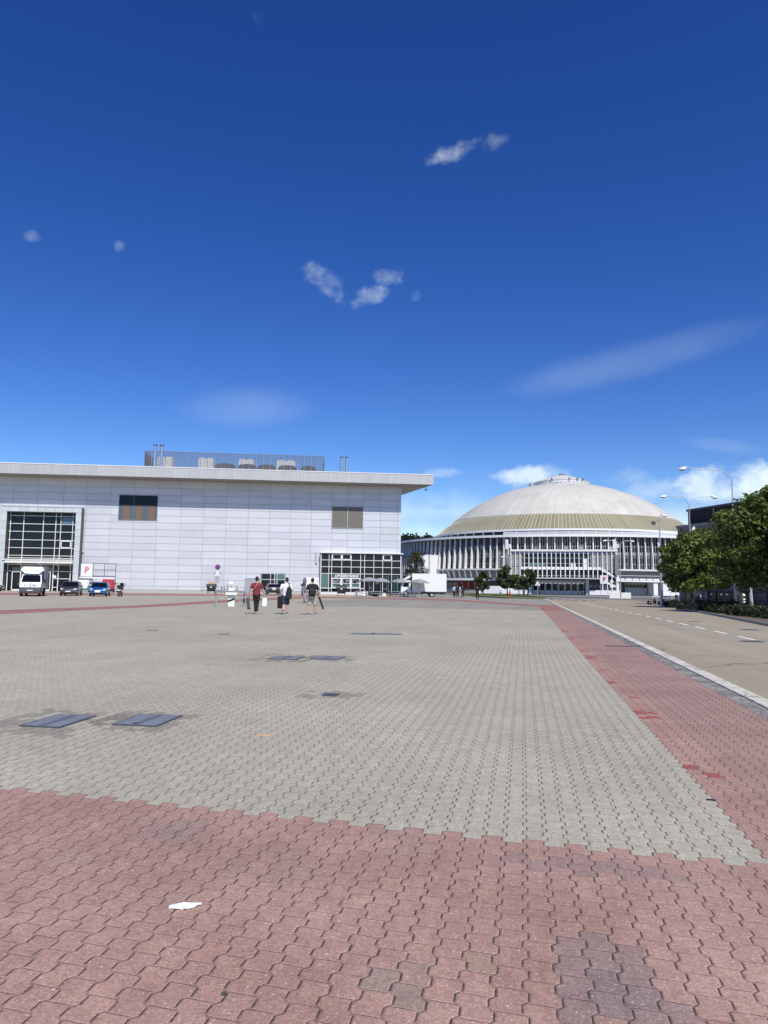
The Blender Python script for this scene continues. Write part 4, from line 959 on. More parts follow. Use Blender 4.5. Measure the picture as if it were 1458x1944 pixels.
def dumpster(label, loc, rz, s=1.0, mat='black', group=None):
    t = root('waste_container', label, 'waste container', loc, rz, group)
    MB().prism([(-.62*s,1.05*s),(.62*s,1.05*s),(.52*s,.28*s),(-.52*s,.28*s)], -.5*s, .45*s, 'y').build('bin', M[mat], t, bevel=.04)
    MB().prism([(-.54*s,1.07*s),(.50*s,1.07*s),(.46*s,1.22*s),(.1*s,1.36*s),(-.3*s,1.30*s),(-.5*s,1.18*s)], -.66*s, .66*s, 'x').build('lid', M[mat], t, bevel=.03)
    MB().box(-.72*s,-.63*s,-.1*s,.1*s,.85*s,1.15*s).box(.63*s,.72*s,-.1*s,.1*s,.85*s,1.15*s).build('lug', M['dgrey'], t)
    for xx in (-.46,.46):
        for yy in (-.38,.34): MB().tube([(xx*s-.03,yy*s,.11*s),(xx*s+.03,yy*s,.11*s)], .11*s, 12).tube([(xx*s,yy*s,.12*s),(xx*s,yy*s,.3*s)], .03*s, 6).build('castor', M['rubber'], t)
    MB().box(-.13*s,.13*s,-.54*s,-.505*s,.80*s,.94*s).build('sticker', M['white'], t)
    return t
x, y = G(401,1126.3); dumpster('black waste container with a cardboard box lying on its lid', (x,y,0), R(6), 1.12)
t = root('cardboard_box', 'open brown cardboard box lying on the black waste container', 'cardboard box', (x+.05,y,1.36), R(10)); MB().box(-.46,.46,-.3,.3,.0,.42).build('carton', M['card'], t); MB().obox((-.5,0,.52),(.04,.6,.34),(0,R(-25),0)).obox((.56,0,.36),(.34,.6,.03),(0,R(30),0)).build('flap', M['card'], t)
x, y = G(648,1131); dumpster('black waste container on castors in front of the cafe serving window', (x,y,0), R(4), 1.15)
for i, (px, py) in enumerate(((1360,1147),(1370,1147.2),(1380,1147.8),(1391,1148.2))):
    x, y = G(px, py); dumpster(['leftmost','second','third','rightmost'][i] + ' of the four black bins in the shade below the street trees', (x,y,-.02), R(-75), 1.25, 'black', 'black bins under the trees')
x, y = G(1229,1130.3); dumpster('black bin standing before the grey arena garage door', (x,y+4,0), 0, 1.2)
x, y = G(1238-4,1130.0)
# barrier with red reflective bands and the striped white cabinet
x, y = G(437,1151.3)
t = root('steel_barrier', 'low steel barrier frame with red reflective bands on its posts', 'barrier', (x,y,0), R(10))
for (xx, yy) in ((-.88,-.05),(-.98,1.0),(.62,-.05),(.85,1.0),(.98,-.05)):
    p = MB().tube([(xx,yy,-.03),(xx,yy,.92)], .048, 12).build('post', M['steel'], t, smooth=40)
    if xx != .62 : MB().tube([(xx,yy,.72),(xx,yy,.80)], .052, 12).build('red_band', M['signred'], p)
MB().tube([(-.9,-.05,.93),(-.8,-.05,.97),(.9,-.05,.97),(1.0,-.05,.93)], .05, 10).tube([(-.98,1.0,.97),(.85,1.0,.97)], .05, 10).tube([(-.88,-.05,.96),(-.98,1.0,.96)], .04, 8).tube([(.98,-.05,.96),(.85,1.0,.96)], .04, 8).build('rail', M['mgrey'], t, smooth=40)
MB().box(.82,.93,.9,.98,.2,.5).build('black_tag', M['black'], t)
t = root('meter_cabinet', 'white supply post with a slanted black stripe standing inside the steel barrier', 'supply post', (x-.02,y+.4,0), R(10))
MB().box(-.21,.21,-.15,.15,-.02,1.22).build('body', M['cream'], t, bevel=.02); MB().prism([(-.213,.26),(.213,.42),(.213,.56),(-.213,.40)], -.156, .156, 'y').build('stripe', M['black'], t)
b = MB().prism([(-.42,.74),(-.36,.92),(-.22,.98),(.22,.98),(.36,.92),(.38,.76),(.24,.74),(.2,.6),(-.2,.6),(-.25,.78),(-.34,.68)], -.21, -.165, 'y'); b.build('draped_cloth', M['cream'], t, bevel=.015)
MB().box(-.29,-.22,-.08,.08,1.05,1.42).box(.22,.27,-.08,.08,.95,1.1).build('socket_box', M['mgrey'], t)
# high table and rail beside the roller door
x, y = on_hall(-27.9,-4.0)[:2]
t = root('standing_table', 'grey standing table with a shelf and slim steel legs beside the roller door', 'table', (x,y,0), HALL_A)
MB().box(-1.15,1.15,-.35,.35,1.18,1.23).build('table_top', M['galv'], t); MB().box(-1.2,1.2,-.55,.55,.62,.70).build('shelf', M['frame'], t)
for xx in (-1.0,1.0): MB().tube([(xx,0,0),(xx,0,.62)], .045, 6).tube([(xx*.95,0,.7),(xx*1.02,0,1.18)], .035, 6).build('leg', M['frame'], t)
MB().tube([(0,.1,0),(0,.1,1.18)], .08, 8).build('column', M['frame'], t)
t = root('notice_board', 'small blank white notice standing on the table beside the roller door', 'notice', (x,y,1.235), HALL_A); MB().box(-.28,.28,-.02,.02,.28,.72).build('sheet', M['paper'], t); MB().tube([(0,0,0),(0,0,.3)], .025, 6).build('foot', M['galv'], t)
x, y = on_hall(-31.2,-2.6)[:2]
t = root('low_rail', 'low horizontal steel rail between the waste container and the table', 'rail', (x,y,0), HALL_A); MB().tube([(-1.7,0,.5),(1.7,0,.5)], .04, 8).build('bar', M['mgrey'], t)
for xx in (-1.4,1.5): MB().tube([(xx,0,0),(xx,0,.5)], .04, 8).build('leg', M['mgrey'], t)
MB().box(1.6,1.8,-.1,.1,.0,1.1).build('meter', M['mgrey'], t)
# parasols and cafe furniture
PL = ['grey parasol leftmost before the cafe window','grey parasol second from the left, in front of the cafe doors','grey parasol before the cab of the white truck','grey parasol rightmost, before the white truck box']
for i, (px, py, w_, hh_) in enumerate([(700.7,1132.3,1.62,2.74),(722,1132.6,1.35,2.66),(760,1132.6,1.55,2.62),(795,1133.4,1.35,2.58)]):
    x, y = G(px, py); t = root('parasol', PL[i], 'parasol', (x,y,0), R(12+9*i), 'grey parasols outside the cafe')
    MB().tube([(0,0,.05),(0,0,hh_-.02)], .055, 10).build('pole', M['galv'], t)
    vs = [(0,0,hh_)]; n_ = 4
    for rr, zz in ((.5,-.16),(1.0,-.52),(1.0,-.64)):
        for k in range(8):
            a = math.pi/4*k; q = 1.0 if k % 2 else .80
            vs.append((rr*w_*1.12*q*math.cos(a), rr*w_*1.12*q*math.sin(a), hh_+zz*(1 if k % 2 else .92)))
    fs = [(0,1+k,1+(k+1)%8) for k in range(8)] + [(1+r_*8+k,1+r_*8+(k+1)%8,9+r_*8+(k+1)%8,9+r_*8+k) for r_ in range(2) for k in range(8)]
    c_ = MB().add(vs, fs).build('canopy', M['parasol'], t); md = c_.modifiers.new('s','SOLIDIFY'); md.thickness = .02
    b = MB()
    for k in range(8): a = math.pi/4*k; q = 1.0 if k % 2 else .8; b.tube([(0,0,hh_-.08),(w_*1.1*q*math.cos(a),w_*1.1*q*math.sin(a),hh_-.58)], .014, 4)
    b.build('strut', M['galv'], t)
    MB().box(-.32,.32,-.32,.32,0,.1).build('base', M['concrete'], t)
TL = ['grey picnic table with benches left of the leftmost parasol','grey picnic table under the leftmost pair of parasols','grey picnic table in front of the truck cab','grey picnic table under the rightmost parasol','grey picnic table right of the middle parasol']
pt0 = None
for i, (px, py) in enumerate([(686,1132.4),(712,1133.0),(748,1133.0),(788,1134.2),(771,1134.0)]):
    x, y = G(px, py)
    if pt0 is None:
        t = pt0 = root('picnic_table', '', 'picnic table', (x,y,0), R(8), 'picnic tables outside the cafe')
        MB().box(-.95,.95,-.38,.38,.70,.76).build('table_top', M['galv'], t)
        for yy in (-.68,.68): MB().box(-.95,.95,yy-.14,yy+.14,.42,.47).build('bench', M['galv'], t)
        for xx in (-.7,.7): MB().tube([(xx,-.3,.7),(xx,-.6,0)], .04, 6).tube([(xx,.3,.7),(xx,.6,0)], .04, 6).tube([(xx,-.72,.4),(xx,.72,.4)], .035, 6).build('leg', M['frame'], t)
    else: t = copy_tree(pt0); t.location = (x,y,0); t.rotation_euler = (0,0,R(8+14*i))
    t['label'] = TL[i]
for i, (px, py, s_, mt, lb) in enumerate([(693,1131.5,.75,'white','low white chest standing beside the leftmost parasol pole'),(704.5,1131.8,.72,'black','black box right of the leftmost parasol pole'),(713,1132.5,.55,'navyglass','dark blue box left of the second parasol pole'),(729,1132.0,.5,'cream','pale bag shaped box right of the second parasol pole'),(738.5,1132.2,.45,'tan','tan crate in front of the cafe doors')]):
    x, y = G(px, py); t = root('storage_box', lb, 'box', (x,y,0), R(5)); MB().box(-s_*.55,s_*.55,-s_*.4,s_*.4,0,s_*.82).build('case', M[mt], t, bevel=.03); MB().box(-s_*.58,s_*.58,-s_*.43,s_*.43,s_*.825,s_*.92).build('lid', M[mt], t, bevel=.02)
# things on the island and along the far kerb
x, y = G(967.5,1133.6); t = root('fire_hydrant', 'red fire hydrant on the grass below the tall tree', 'hydrant', (x,y,.06))
MB().lathe([(0,0),(.14,0),(.14,.06),(.10,.08),(.10,.62),(.15,.64),(.15,.72),(.10,.82),(0,.86)], 14).build('barrel', M['hyd'], t, smooth=40); MB().tube([(-.2,0,.5),(.2,0,.5)], .06, 8).build('outlet', M['hyd'], t); MB().box(-.04,.04,-.04,.04,.86,.95).build('nut', M['hyd'], t)
def post(name, label, cat, px, py, h_, r_, mat, cap=None, z=0.0, group=None):
    x, y = G(px, py); t = root(name, label, cat, (x,y,z), 0, group); MB().tube([(0,0,-.05),(0,0,h_)], r_, 10).build('shaft', M[mat], t, smooth=40)
    if cap: MB().ell((0,0,h_), (r_*1.1,r_*1.1,r_*.9), 10, 6).build('cap', M[cap], t, smooth='all')
    return t
t = post('litter_bin', 'dark slim litter bin on the grass island left of the narrow tree', 'litter bin', 994.5, 1134.2, .95, .17, 'dgrey', 'black', .06)
t = post('litter_bin', 'dark slim litter bin between the steel railing and the trees', 'litter bin', 1285, 1148.4, .85, .17, 'dgrey', 'black', 0)
t = post('bollard', 'dark bollard with white bands and a white round head under the right hand trees', 'bollard', 1411, 1149.5, 1.0, .22, 'black', 'white', 0)
x, y = G(1411,1149.5)
for z0 in (.28,.55): MB().tube([(0,0,z0),(0,0,z0+.16)], .23, 12).build('white_band', M['white'], t)
for i, (px, py, h_) in enumerate([(1330.5,1149.5,.95),(1405,1150.3,1.0),(1348,1146.6,1.0)]):
    post('bollard', ['pale thin bollard between the first two street trees','pale thin bollard left of the white banded one','pale thin bollard left of the four black bins'][i], 'bollard', px, py, h_, .06, 'lgrey', 'lgrey')
x, y = G(1427,1150.5); t = root('concrete_pole', 'leaning pale concrete pole before the dark building', 'pole', (x,y,0)); MB().tube([(0,0,-.1),(-.12,0,3.2),(-.2,0,4.6)], [.17,.13,.10], 12).build('shaft', M['concrete'], t, smooth=40); MB().box(-.33,-.07,-.12,.12,4.6,4.7).build('cap', M['galv'], t)
x, y = G(1255,1149.5); t = root('steel_railing', 'low steel railing of hoops around the slim lamp', 'railing', (x,y,0), R(6))
for xx in (-.85,-.4,.45,.9): MB().tube([(xx,0,-.05),(xx,0,.80)], .035, 8).build('post', M['galv'], t)
MB().tube([(-.88,0,.82),(.93,0,.82)], .035, 8).build('rail', M['galv'], t)
for i, px in enumerate((1212+13,)): post('thin_post', 'thin pale post at the roadside before the arena corner', 'post', 1273.5, 1137, 2.7, .05, 'lgrey')
for i, (px, py) in enumerate([(1026,1129.5),(1106,1130.3)]):
    x, y = G(px, py); y = 186.5; x = y*math.tan(math.atan2(ray(px,py)[0], ray(px,py)[1])); t = root('planter_pot', ['dark round pot left of the arena doors','dark round pot right of the arena doors'][i], 'pot', (x,y,0)); MB().lathe([(0,0),(.3,0),(.42,.75),(.34,.75),(.3,.55),(0,.55)], 14).build('bowl', M['dgrey'], t, smooth=40); MB().ell((0,0,.72),(.28,.28,.2),8,6).build('soil', M['soil'], t)
# ------------------------------------------------------------------ vehicles (front towards local -Y)
class Car:
    def __init__(s, label, cat, name, loc, rz, W, L, belt, top, tum=.16, taper=.10, group=None):
        s.r = root(name, label, cat, loc, rz, group); s.W, s.L, s.belt, s.top, s.tum, s.tp = W, L, belt, top, tum, taper
    def hw(s, y, z):
        k = max(0, z - s.belt) / max(.01, s.top - s.belt)
        return s.W/2 * (1 - s.tum*k) * (1 - s.tp*(abs(y)/(s.L/2))**4)
    def slab(s, b, poly, ins=0.0, mi=0):
        n = len(poly); cols = 4
        xs = [-1,-.55,.55,1]; vs = []
        for f in xs:
            for y, z in poly: 
                bulge = 1 if abs(f) < .9 else 0
                vs.append((f*(s.hw(y,z)-ins), y - (0.05*bulge if y < -s.L*.44 else 0) + (.04*bulge if y > s.L*.44 else 0), z))
        fs = [tuple(range(n))[::-1], tuple(range(3*n,4*n))]
        for c in range(3):
            for i in range(n): fs.append((c*n+i, c*n+(i+1)%n, (c+1)*n+(i+1)%n, (c+1)*n+i))
        return b.add(vs, fs, mi)
    def side(s, b, poly, off=.008, mi=0):
        for sg in (-1,1): b.add([(sg*(s.hw(y,z)+off), y, z) for y, z in poly] + [(sg*(s.hw(y,z)-.02), y, z) for y, z in poly], [tuple(range(len(poly)))] + [(i,(i+1)%len(poly),len(poly)+(i+1)%len(poly),len(poly)+i) for i in range(len(poly))], mi)
        return b
    def cross(s, b, p, q, x0, x1, off=.012, mi=0):
        """panel across the car between profile points p and q, spanning fractions x0..x1 of the half width"""
        d = Vector((0, q[0]-p[0], q[1]-p[1])).normalized(); nrm = Vector((0, d.z, -d.y))
        if nrm.y*(p[0]+q[0]) < 0 and abs(nrm.y) > .15: nrm = -nrm
        elif abs(nrm.y) <= .15 and nrm.z < 0: nrm = -nrm
        vs = []
        for o in (off, -.03):
            for (y,z), f in ((p,x0),(p,x1),(q,x1),(q,x0)): vs.append((f*s.hw(y,z), y+nrm.y*o, z+nrm.z*o))
        return b.add(vs, [(0,1,2,3),(0,4,5,1),(1,5,6,2),(2,6,7,3),(3,7,4,0)], mi)
    def part(s, b, name, mat, parent=None, bevel=0, smooth=False): return b.build(name, M[mat], parent or s.r, bevel=bevel, smooth=smooth)
    def wheels(s, ys, r, rimmat='lgrey', w_=.2, inset=.0):
        for y in ys:
            for sg in (-1,1):
                x = sg*(s.W/2 - w_/2 - inset)
                wh = MB().tube([(x-sg*w_/2,y,r),(x-sg*w_*.42,y,r),(x+sg*w_*.42,y,r),(x+sg*w_/2,y,r)], [r*.9,r,r,r*.9], 20); wh = s.part(wh, 'wheel', 'rubber', smooth=40)
                rm_ = MB().tube([(x+sg*(w_/2-.02),y,r),(x+sg*(w_/2+.012),y,r)], r*.66, 14); rm_ = s.part(rm_, 'rim', rimmat, wh)
                a = MB()
                arch = [(y+(r*1.16)*math.cos(t), max(r+(r*1.16)*math.sin(t), .12)) for t in [math.pi*k/10 for k in range(11)]]
                a.add([(sg*(s.hw(yy,zz)+.006), yy, zz) for yy, zz in arch] + [(sg*(s.hw(yy,zz)-.1), yy, zz) for yy, zz in arch], [tuple(range(11)), tuple(range(11,22))[::-1]] + [(i,i+1,12+i,11+i) for i in range(10)])
                s.part(a, 'wheel_arch', 'black')
def hatchback(label, loc, rz, paint, L=4.2, W=1.78, H=1.48, suv=0.0, group=None, smile=False):
    z = suv; c = Car(label, 'car', 'parked_car', loc, rz, W, L, .95+z, H+z, .22, .12, group); h = L/2
    b = MB()
    c.slab(b, [(-h,.30+z),(-h-.02,.52+z),(-h+.06,.70+z),(-h+.30,.80+z),(-h+1.05,.95+z),(h-.10,1.0+z),(h,.85+z),(h,.38+z),(h-.2,.24+z),(-h+.25,.22+z)])
    c.slab(b, [(-h+.95,.93+z),(-h+1.72,H-.06+z),(-h+2.1,H+z),(h-1.0,H-.02+z),(h-.5,H-.10+z),(h-.06,.98+z)])
    body = c.part(b, 'body', paint, bevel=.05, smooth=35)
    g = MB(); c.cross(g, (-h+1.0,.99+z), (-h+1.66,H-.10+z), -.88, .88); c.part(g, 'windscreen', 'carglass')
    g = MB(); c.cross(g, (h-.14,1.05+z), (h-.46,H-.14+z), -.84, .84); c.part(g, 'rear_window', 'carglass')
    g = MB(); c.side(g, [(-h+1.25,1.0+z),(-h+1.82,H-.13+z),(-h+2.55,H-.10+z),(-h+2.55,1.0+z)]); c.side(g, [(-h+2.64,1.0+z),(-h+2.64,H-.10+z),(h-1.0,H-.13+z),(h-.55,1.05+z)]); c.part(g, 'side_windows', 'carglass')
    lm = MB()
    for sg in (-1,1):
        l = MB(); c.cross(l, (-h+.0,.62+z), (-h+.28,.78+z), sg*.62, sg*.93, .03); c.part(l, 'headlight', 'lamp_lens')
        l = MB(); c.cross(l, (h,.74+z), (h-.08,.95+z), sg*.60, sg*.93, .03); c.part(l, 'tail_light', 'redlens')
        mir = MB().obox((sg*(W/2+.10),-h+1.35,1.02+z),(.18,.12,.14)); c.part(mir, 'mirror', paint, bevel=.03)
    gr = MB(); c.cross(gr, (-h-.03,.36+z), (-h-.0,.52+z), -.62, .62, .035); c.part(gr, 'grille', 'black')
    if smile: gr = MB(); c.cross(gr, (-h-.03,.545+z), (-h-.0,.60+z), -.35, .35, .035); c.part(gr, 'emblem_bar', 'steel')
    else: gr = MB(); c.cross(gr, (-h-.0,.53+z), (-h+.03,.66+z), -.5, .5, .035); c.part(gr, 'radiator_grille', 'lgrey')
    MB().box(-.26,.26,-h-.12,-h-.085,.42+z,.53+z).build('number_plate', M['plate'], c.r); MB().box(-.26,.26,h+.06,h+.09,.62+z,.73+z).build('number_plate', M['plate'], c.r)
    sl = MB(); c.slab(sl, [(-h+.02,.18+z),(-h-.015,.36+z),(h+.01,.36+z),(h-.02,.18+z)], -.006); c.part(sl, 'sill', 'black')
    c.wheels((-h+.82, h-.78), .32+z*.4)
    return c.r
def front_at(px, py, rz, h): x, y = G(px, py); return (x - h*math.sin(rz), y + h*math.cos(rz), 0)
def rear_at(px, py, rz, h): x, y = G(px, py); return (x + h*math.sin(rz), y - h*math.cos(rz), 0)
hatchback('dark grey hatchback with pale headlights parked facing the plaza', front_at(129,1131.2,R(14),2.1), R(14), 'gunmetal', 4.35, 1.86, 1.56)
hatchback('bright blue hatchback parked between the dark car and the motorcycle', front_at(185,1132.2,R(14),2.0), R(14), 'blue', 4.2, 1.80, 1.50, smile=True)
hatchback('black estate car seen from behind, parked before the service door', rear_at(520,1129.0,R(180+14),2.2), R(180+14), 'carblack', 4.5, 1.88, 1.58, .10)
x, y = G(-31,1123); hatchback('black car cut off by the left edge of the picture', (x-.6,y+2,0), R(92), 'carblack', 4.3, 1.8, 1.55, .05)
def van(label, loc, rz, paint, L, W, H, nose=.95, trim=None, glass_rear=True, name='parked_van', belt=1.1, rearh=None, lights='redlens', sidewin=True):
    c = Car(label, 'van', name, loc, rz, W, L, belt, H, .12, .05); h = L/2; b = MB()
    c.slab(b, [(-h,.35),(-h-.02,.62),(-h+.1,.95),(-h+nose,belt+.12),(-h+nose+.75,H-.14),(-h+nose+1.15,H),(h-.25,H),(h-.04,H-.22),(h,belt),(h,.38),(h-.1,.26),(-h+.2,.24)])
    c.part(b, 'body', paint, bevel=.06, smooth=35)
    g = MB(); c.cross(g, (-h+nose+.06,belt+.18), (-h+nose+.69,H-.24), -.88, .88); c.part(g, 'windscreen', 'carglass')
    if sidewin: g = MB(); c.side(g, [(-h+nose+.35,belt+.12),(-h+nose+.95,H-.28),(-h+nose+1.7,H-.26),(-h+nose+1.7,belt+.12)]); c.part(g, 'side_window', 'carglass')
    for sg in (-1,1):
        rw = MB(); c.cross(rw, (h-.005,belt+.12), (h-.035,H-.3), sg*.08, sg*.80, .02); c.part(rw, 'rear_window', 'carglass')
        l = MB(); c.cross(l, (h,belt-.45), (h,belt+.02), sg*.84, sg*.97, .02); c.part(l, 'tail_light', lights)
        l = MB(); c.cross(l, (-h-.0,.68), (-h+.12,.95), sg*.6, sg*.93, .03); c.part(l, 'headlight', 'lamp_lens')
        mir = MB().obox((sg*(W/2+.14),-h+nose+.55,belt+.25),(.2,.14,.3)); c.part(mir, 'mirror', 'black', bevel=.03)
    bp = MB(); c.slab(bp, [(h-.05,.30),(h+.06,.32),(h+.06,.56),(h-.05,.58)], -.01); c.part(bp, 'bumper', trim or 'mgrey')
    bp = MB(); c.slab(bp, [(-h-.07,.30),(-h+.1,.28),(-h+.1,.60),(-h-.07,.58)], -.01); c.part(bp, 'bumper', trim or 'mgrey')
    MB().box(-.28,.28,h+.045,h+.07,belt-.36,belt-.23).build('number_plate', M['plate'], c.r)
    MB().box(-.012,.012,h+.03,h+.06,.62,H-.25).build('door_seam', M['mgrey'], c.r)
    c.wheels((-h+.85, h-.85), .33)
    return c
cv = van('small white van with a green band, seen from behind beside the entrance portal', rear_at(157,1123.8,R(180+16),2.0), R(180+16), 'vanwhite', 4.1, 1.78, 1.85, .95, 'green')
MB().box(-.86,.86,2.052,2.075,.57,.86).build('green_band', M['green'], cv.r); MB().box(-.1,.14,2.06,2.11,.90,.98).build('handle', M['black'], cv.r)
rv = van('red van seen from behind below the parking board', rear_at(204.5,1124.8,R(180+20),2.3), R(180+20), 'red', 4.6, 1.86, 1.98, 1.0, 'black')
MB().box(-.78,.78,2.275,2.30,1.22,1.30).build('wiper_band', M['black'], rv.r)
wv = van('tall white minibus seen from behind, parked left of the cafe', rear_at(593,1131.0,R(180+13),2.7), R(180+13), 'vanwhite', 5.4, 2.0, 2.55, 1.0, 'mgrey', belt=1.25)
g = MB(); wv.side(g, [(-.55,1.42),(-.55,2.22),(2.4,2.2),(2.4,1.42)]); wv.part(g, 'side_windows', 'carglass'); MB().prism([(-.1,1.12),(.1,1.12),(0,1.28)], 2.735, 2.75, 'y').build('emblem', M['mgrey'], wv.r)
MB().box(-.99,.99,2.70,2.745,.60,.72).build('step', M['dgrey'], wv.r)
# white cab-over delivery truck with a dark curtain box
c = Car('white delivery truck with dark box body and white roof deflector, parked at the portal', 'truck', 'delivery_truck', front_at(56,1132.3,R(20),2.7), R(20), 2.0, 5.6, 1.3, 2.2, .14, .06); h = 2.7
b = MB(); c.slab(b, [(-h,.55),(-h-.02,.98),(-h+.10,1.12),(-h+.62,1.34),(-h+1.25,2.16),(-h+1.6,2.26),(-h+2.2,2.26),(-h+2.2,.5),(-h+.1,.45)]); c.part(b, 'cab', 'vanwhite', bevel=.06, smooth=35)
g = MB(); c.cross(g, (-h+.66,1.42), (-h+1.20,2.10), -.90, .90, .02); c.part(g, 'windscreen', 'carglass')
g = MB(); c.side(g, [(-h+1.0,1.4),(-h+1.4,2.05),(-h+1.95,2.05),(-h+1.95,1.4)]); c.part(g, 'side_window', 'carglass')
b = MB(); c.slab(b, [(-h-.05,.30),(-h-.09,.50),(-h-.06,.88),(-h+.15,.98),(-h+.4,.9),(-h+.4,.30)], -.02); c.part(b, 'bumper', 'dgrey', bevel=.04)
b = MB(); c.cross(b, (-h-.03,.93), (-h+.10,1.13), -.58, .58, .05); gr = c.part(b, 'grille', 'black')
b = MB()
for i in range(-3,4): 
    if i: b.obox((i*.145,-h-.03,1.03),(.035,.05,.2),(R(-28),R(-9*i),0))
b.box(-.6,.6,-h-.10,-h-.05,.895,.93); c.part(b, 'grille_bars', 'steel', gr)
MB().obox((0,-h-.06,1.10),(.16,.04,.16),(R(-28),R(45),0)).build('emblem', M['steel'], gr)
text('red_marking', 'K', .15, M['signred'], c.r, (-.05,-h+.335,1.262), (R(32),0,0), .004); MB().obox((.07,-h+.35,1.268),(.13,.05,.012),(R(23),0,0)).build('red_marking', M['signred'], c.r)
for sg in (-1,1):
    l = MB(); l.prism([(sg*.62,.90),(sg*.98,1.02),(sg*.96,1.30),(sg*.80,1.22)], -h+.02, -h+.34, 'y'); c.part(l, 'headlight', 'lamp_lens', bevel=.03)
    mir = MB().obox((sg*1.22,-h+1.15,1.55),(.2,.12,.38)).tube([(sg*.92,-h+1.15,1.4),(sg*1.2,-h+1.15,1.45)], .03, 6); c.part(mir, 'mirror', 'black')
MB().box(-.28,.28,-h-.135,-h-.10,.52,.64).build('number_plate', M['plate'], c.r)
df = MB().add([(-.62,-h+1.05,2.27),(.62,-h+1.05,2.27),(1.06,-h+1.3,2.62),(.86,-h+1.75,2.97),(-.86,-h+1.75,2.97),(-1.06,-h+1.3,2.62),(-.8,-h+2.25,2.27),(.8,-h+2.25,2.27),(1.06,-h+2.25,2.62),(.86,-h+2.25,2.95),(-.86,-h+2.25,2.95),(-1.06,-h+2.25,2.62),(0,-h+1.12,2.62)],
  [(0,1,12),(1,2,12),(2,3,12),(3,4,12),(4,5,12),(5,0,12),(0,6,7,1),(1,7,8,2),(2,8,9,3),(3,9,10,4),(4,10,11,5),(5,11,6,0),(6,11,10,9,8,7)]); c.part(df, 'roof_deflector', 'vanwhite', bevel=.04, smooth=40)
bx = MB().box(-1.12,1.12,-h+2.32,h+1.2,.85,3.02); bx = c.part(bx, 'cargo_box', 'frame', bevel=.02)
MB().box(-1.14,1.14,-h+2.28,h+1.22,3.022,3.10).build('box_roof', M['dgrey'], bx); MB().box(1.125,1.15,-h+2.32,h+1.2,.80,.95).box(-1.15,-1.125,-h+2.32,h+1.2,.80,.95).build('side_rail', M['lgrey'], bx)
MB().box(-.45,.45,-h+.4,h+1.0,.48,.72).box(1.0,1.12,.2,1.3,.45,.75).build('chassis', M['black'], c.r)
c.wheels((-h+.75, h-.1), .36, 'mgrey', .24, .06)
# long white box truck side-on behind the parasols
x, y = G(809,1133.2)
TA = R(-90 + 1.5)
c = Car('long white box truck standing side-on behind the parasols', 'truck', 'box_truck', (x+.0,y,0), TA, 2.3, 7.4, 1.4, 2.5, .1, .03); h = 3.7
bx = MB().box(-1.18,1.18,-h+1.55,2.85,.80,3.35); bx = c.part(bx, 'cargo_box', 'vanwhite', bevel=.02)
MB().box(-1.2,1.2,-h+1.52,2.87,.74,.81).build('lower_rail', M['lgrey'], bx)
MB().box(-1.195,-1.182,1.6,2.6,.9,.98).build('side_marker', M['lgrey'], bx)
b = MB(); c.slab(b, [(-h+.0,.55),(-h-.03,1.1),(-h+.05,1.5),(-h+.28,2.25),(-h+.5,2.35),(-h+1.35,2.35),(-h+1.35,.6),(-h+.3,.5)]); c.part(b, 'cab', 'vanwhite', bevel=.06, smooth=35)
g = MB(); c.side(g, [(-h+.22,1.45),(-h+.42,2.15),(-h+1.1,2.15),(-h+1.1,1.45)], .012); c.part(g, 'side_window', 'carglass')
g = MB(); c.cross(g, (-h+.06,1.5), (-h+.28,2.2), -.9, .9, .02); c.part(g, 'windscreen', 'carglass')
MB().prism([(-h+.2,2.4),(-h+1.25,3.15),(-h+1.3,3.1),(-h+1.3,2.75),(-h+.5,2.4)], -.95, .95, 'x').build('roof_deflector', M['vanwhite'], c.r)
MB().box(-.9,.9,-h+1.36,-h+1.54,.7,2.9).box(-.5,.5,-h+.4,2.7,.5,.73).box(-1.0,-.6,-1.3,-.4,.35,.7).box(-1.05,1.05,2.2,2.7,.45,.7).build('chassis', M['black'], c.r)
MB().obox((-1.25,-h+.1,1.75),(.16,.22,.5)).build('mirror', M['black'], c.r); MB().box(-1.16,-1.14,-h+.6,-h+.85,1.1,1.2).build('handle', M['black'], c.r)
for sg in (-1,1): MB().obox((sg*.85,-h-.04,.85),(.35,.06,.2)).build('headlight', M['lamp_lens'], c.r)
c.wheels((-h+.7, .75), .42, 'lgrey', .28, .02)
# motorcycle / scooter seen from behind
x, y = G(224.5,1132.2)
t = root('motorcycle', 'black motorcycle with a top case standing right of the blue car', 'motorcycle', (x,y+.6,0), R(188))
for yy, nm in ((-.68,'front'),(.62,'rear')):
    wh = MB().tube([(-.07,yy,.31),(-.045,yy,.31),(.045,yy,.31),(.07,yy,.31)], [.26,.31,.31,.26], 20).build('wheel', M['rubber'], t, smooth=40); MB().tube([(-.08,yy,.31),(.08,yy,.31)], .17, 12).build('rim', M['lgrey'], wh)
MB().prism([(-.75,.72),(-.55,1.02),(-.25,.98),(-.1,.72),(.35,.78),(.85,.92),(.9,.78),(.6,.55),(.3,.35),(-.3,.32),(-.55,.5)], -.19, .19, 'x').build('body', M['carblack'], t, bevel=.05)
MB().box(-.24,.24,.62,1.0,.92,1.2).build('top_case', M['black'], t, bevel=.05); MB().box(-.17,.17,.82,.94,.60,.72).build('number_plate', M['plate'], t); MB().box(-.12,.12,.86,.93,.80,.88).build('tail_light', M['redlens'], t)
MB().prism([(-.72,1.0),(-.55,1.45),(-.48,1.42),(-.5,1.0)], -.2, .2, 'x').build('windshield', M['carglass'], t)
MB().tube([(-.38,-.45,1.08),(0,-.52,1.05),(.38,-.45,1.08)], .025, 6).build('handlebar', M['mgrey'], t)
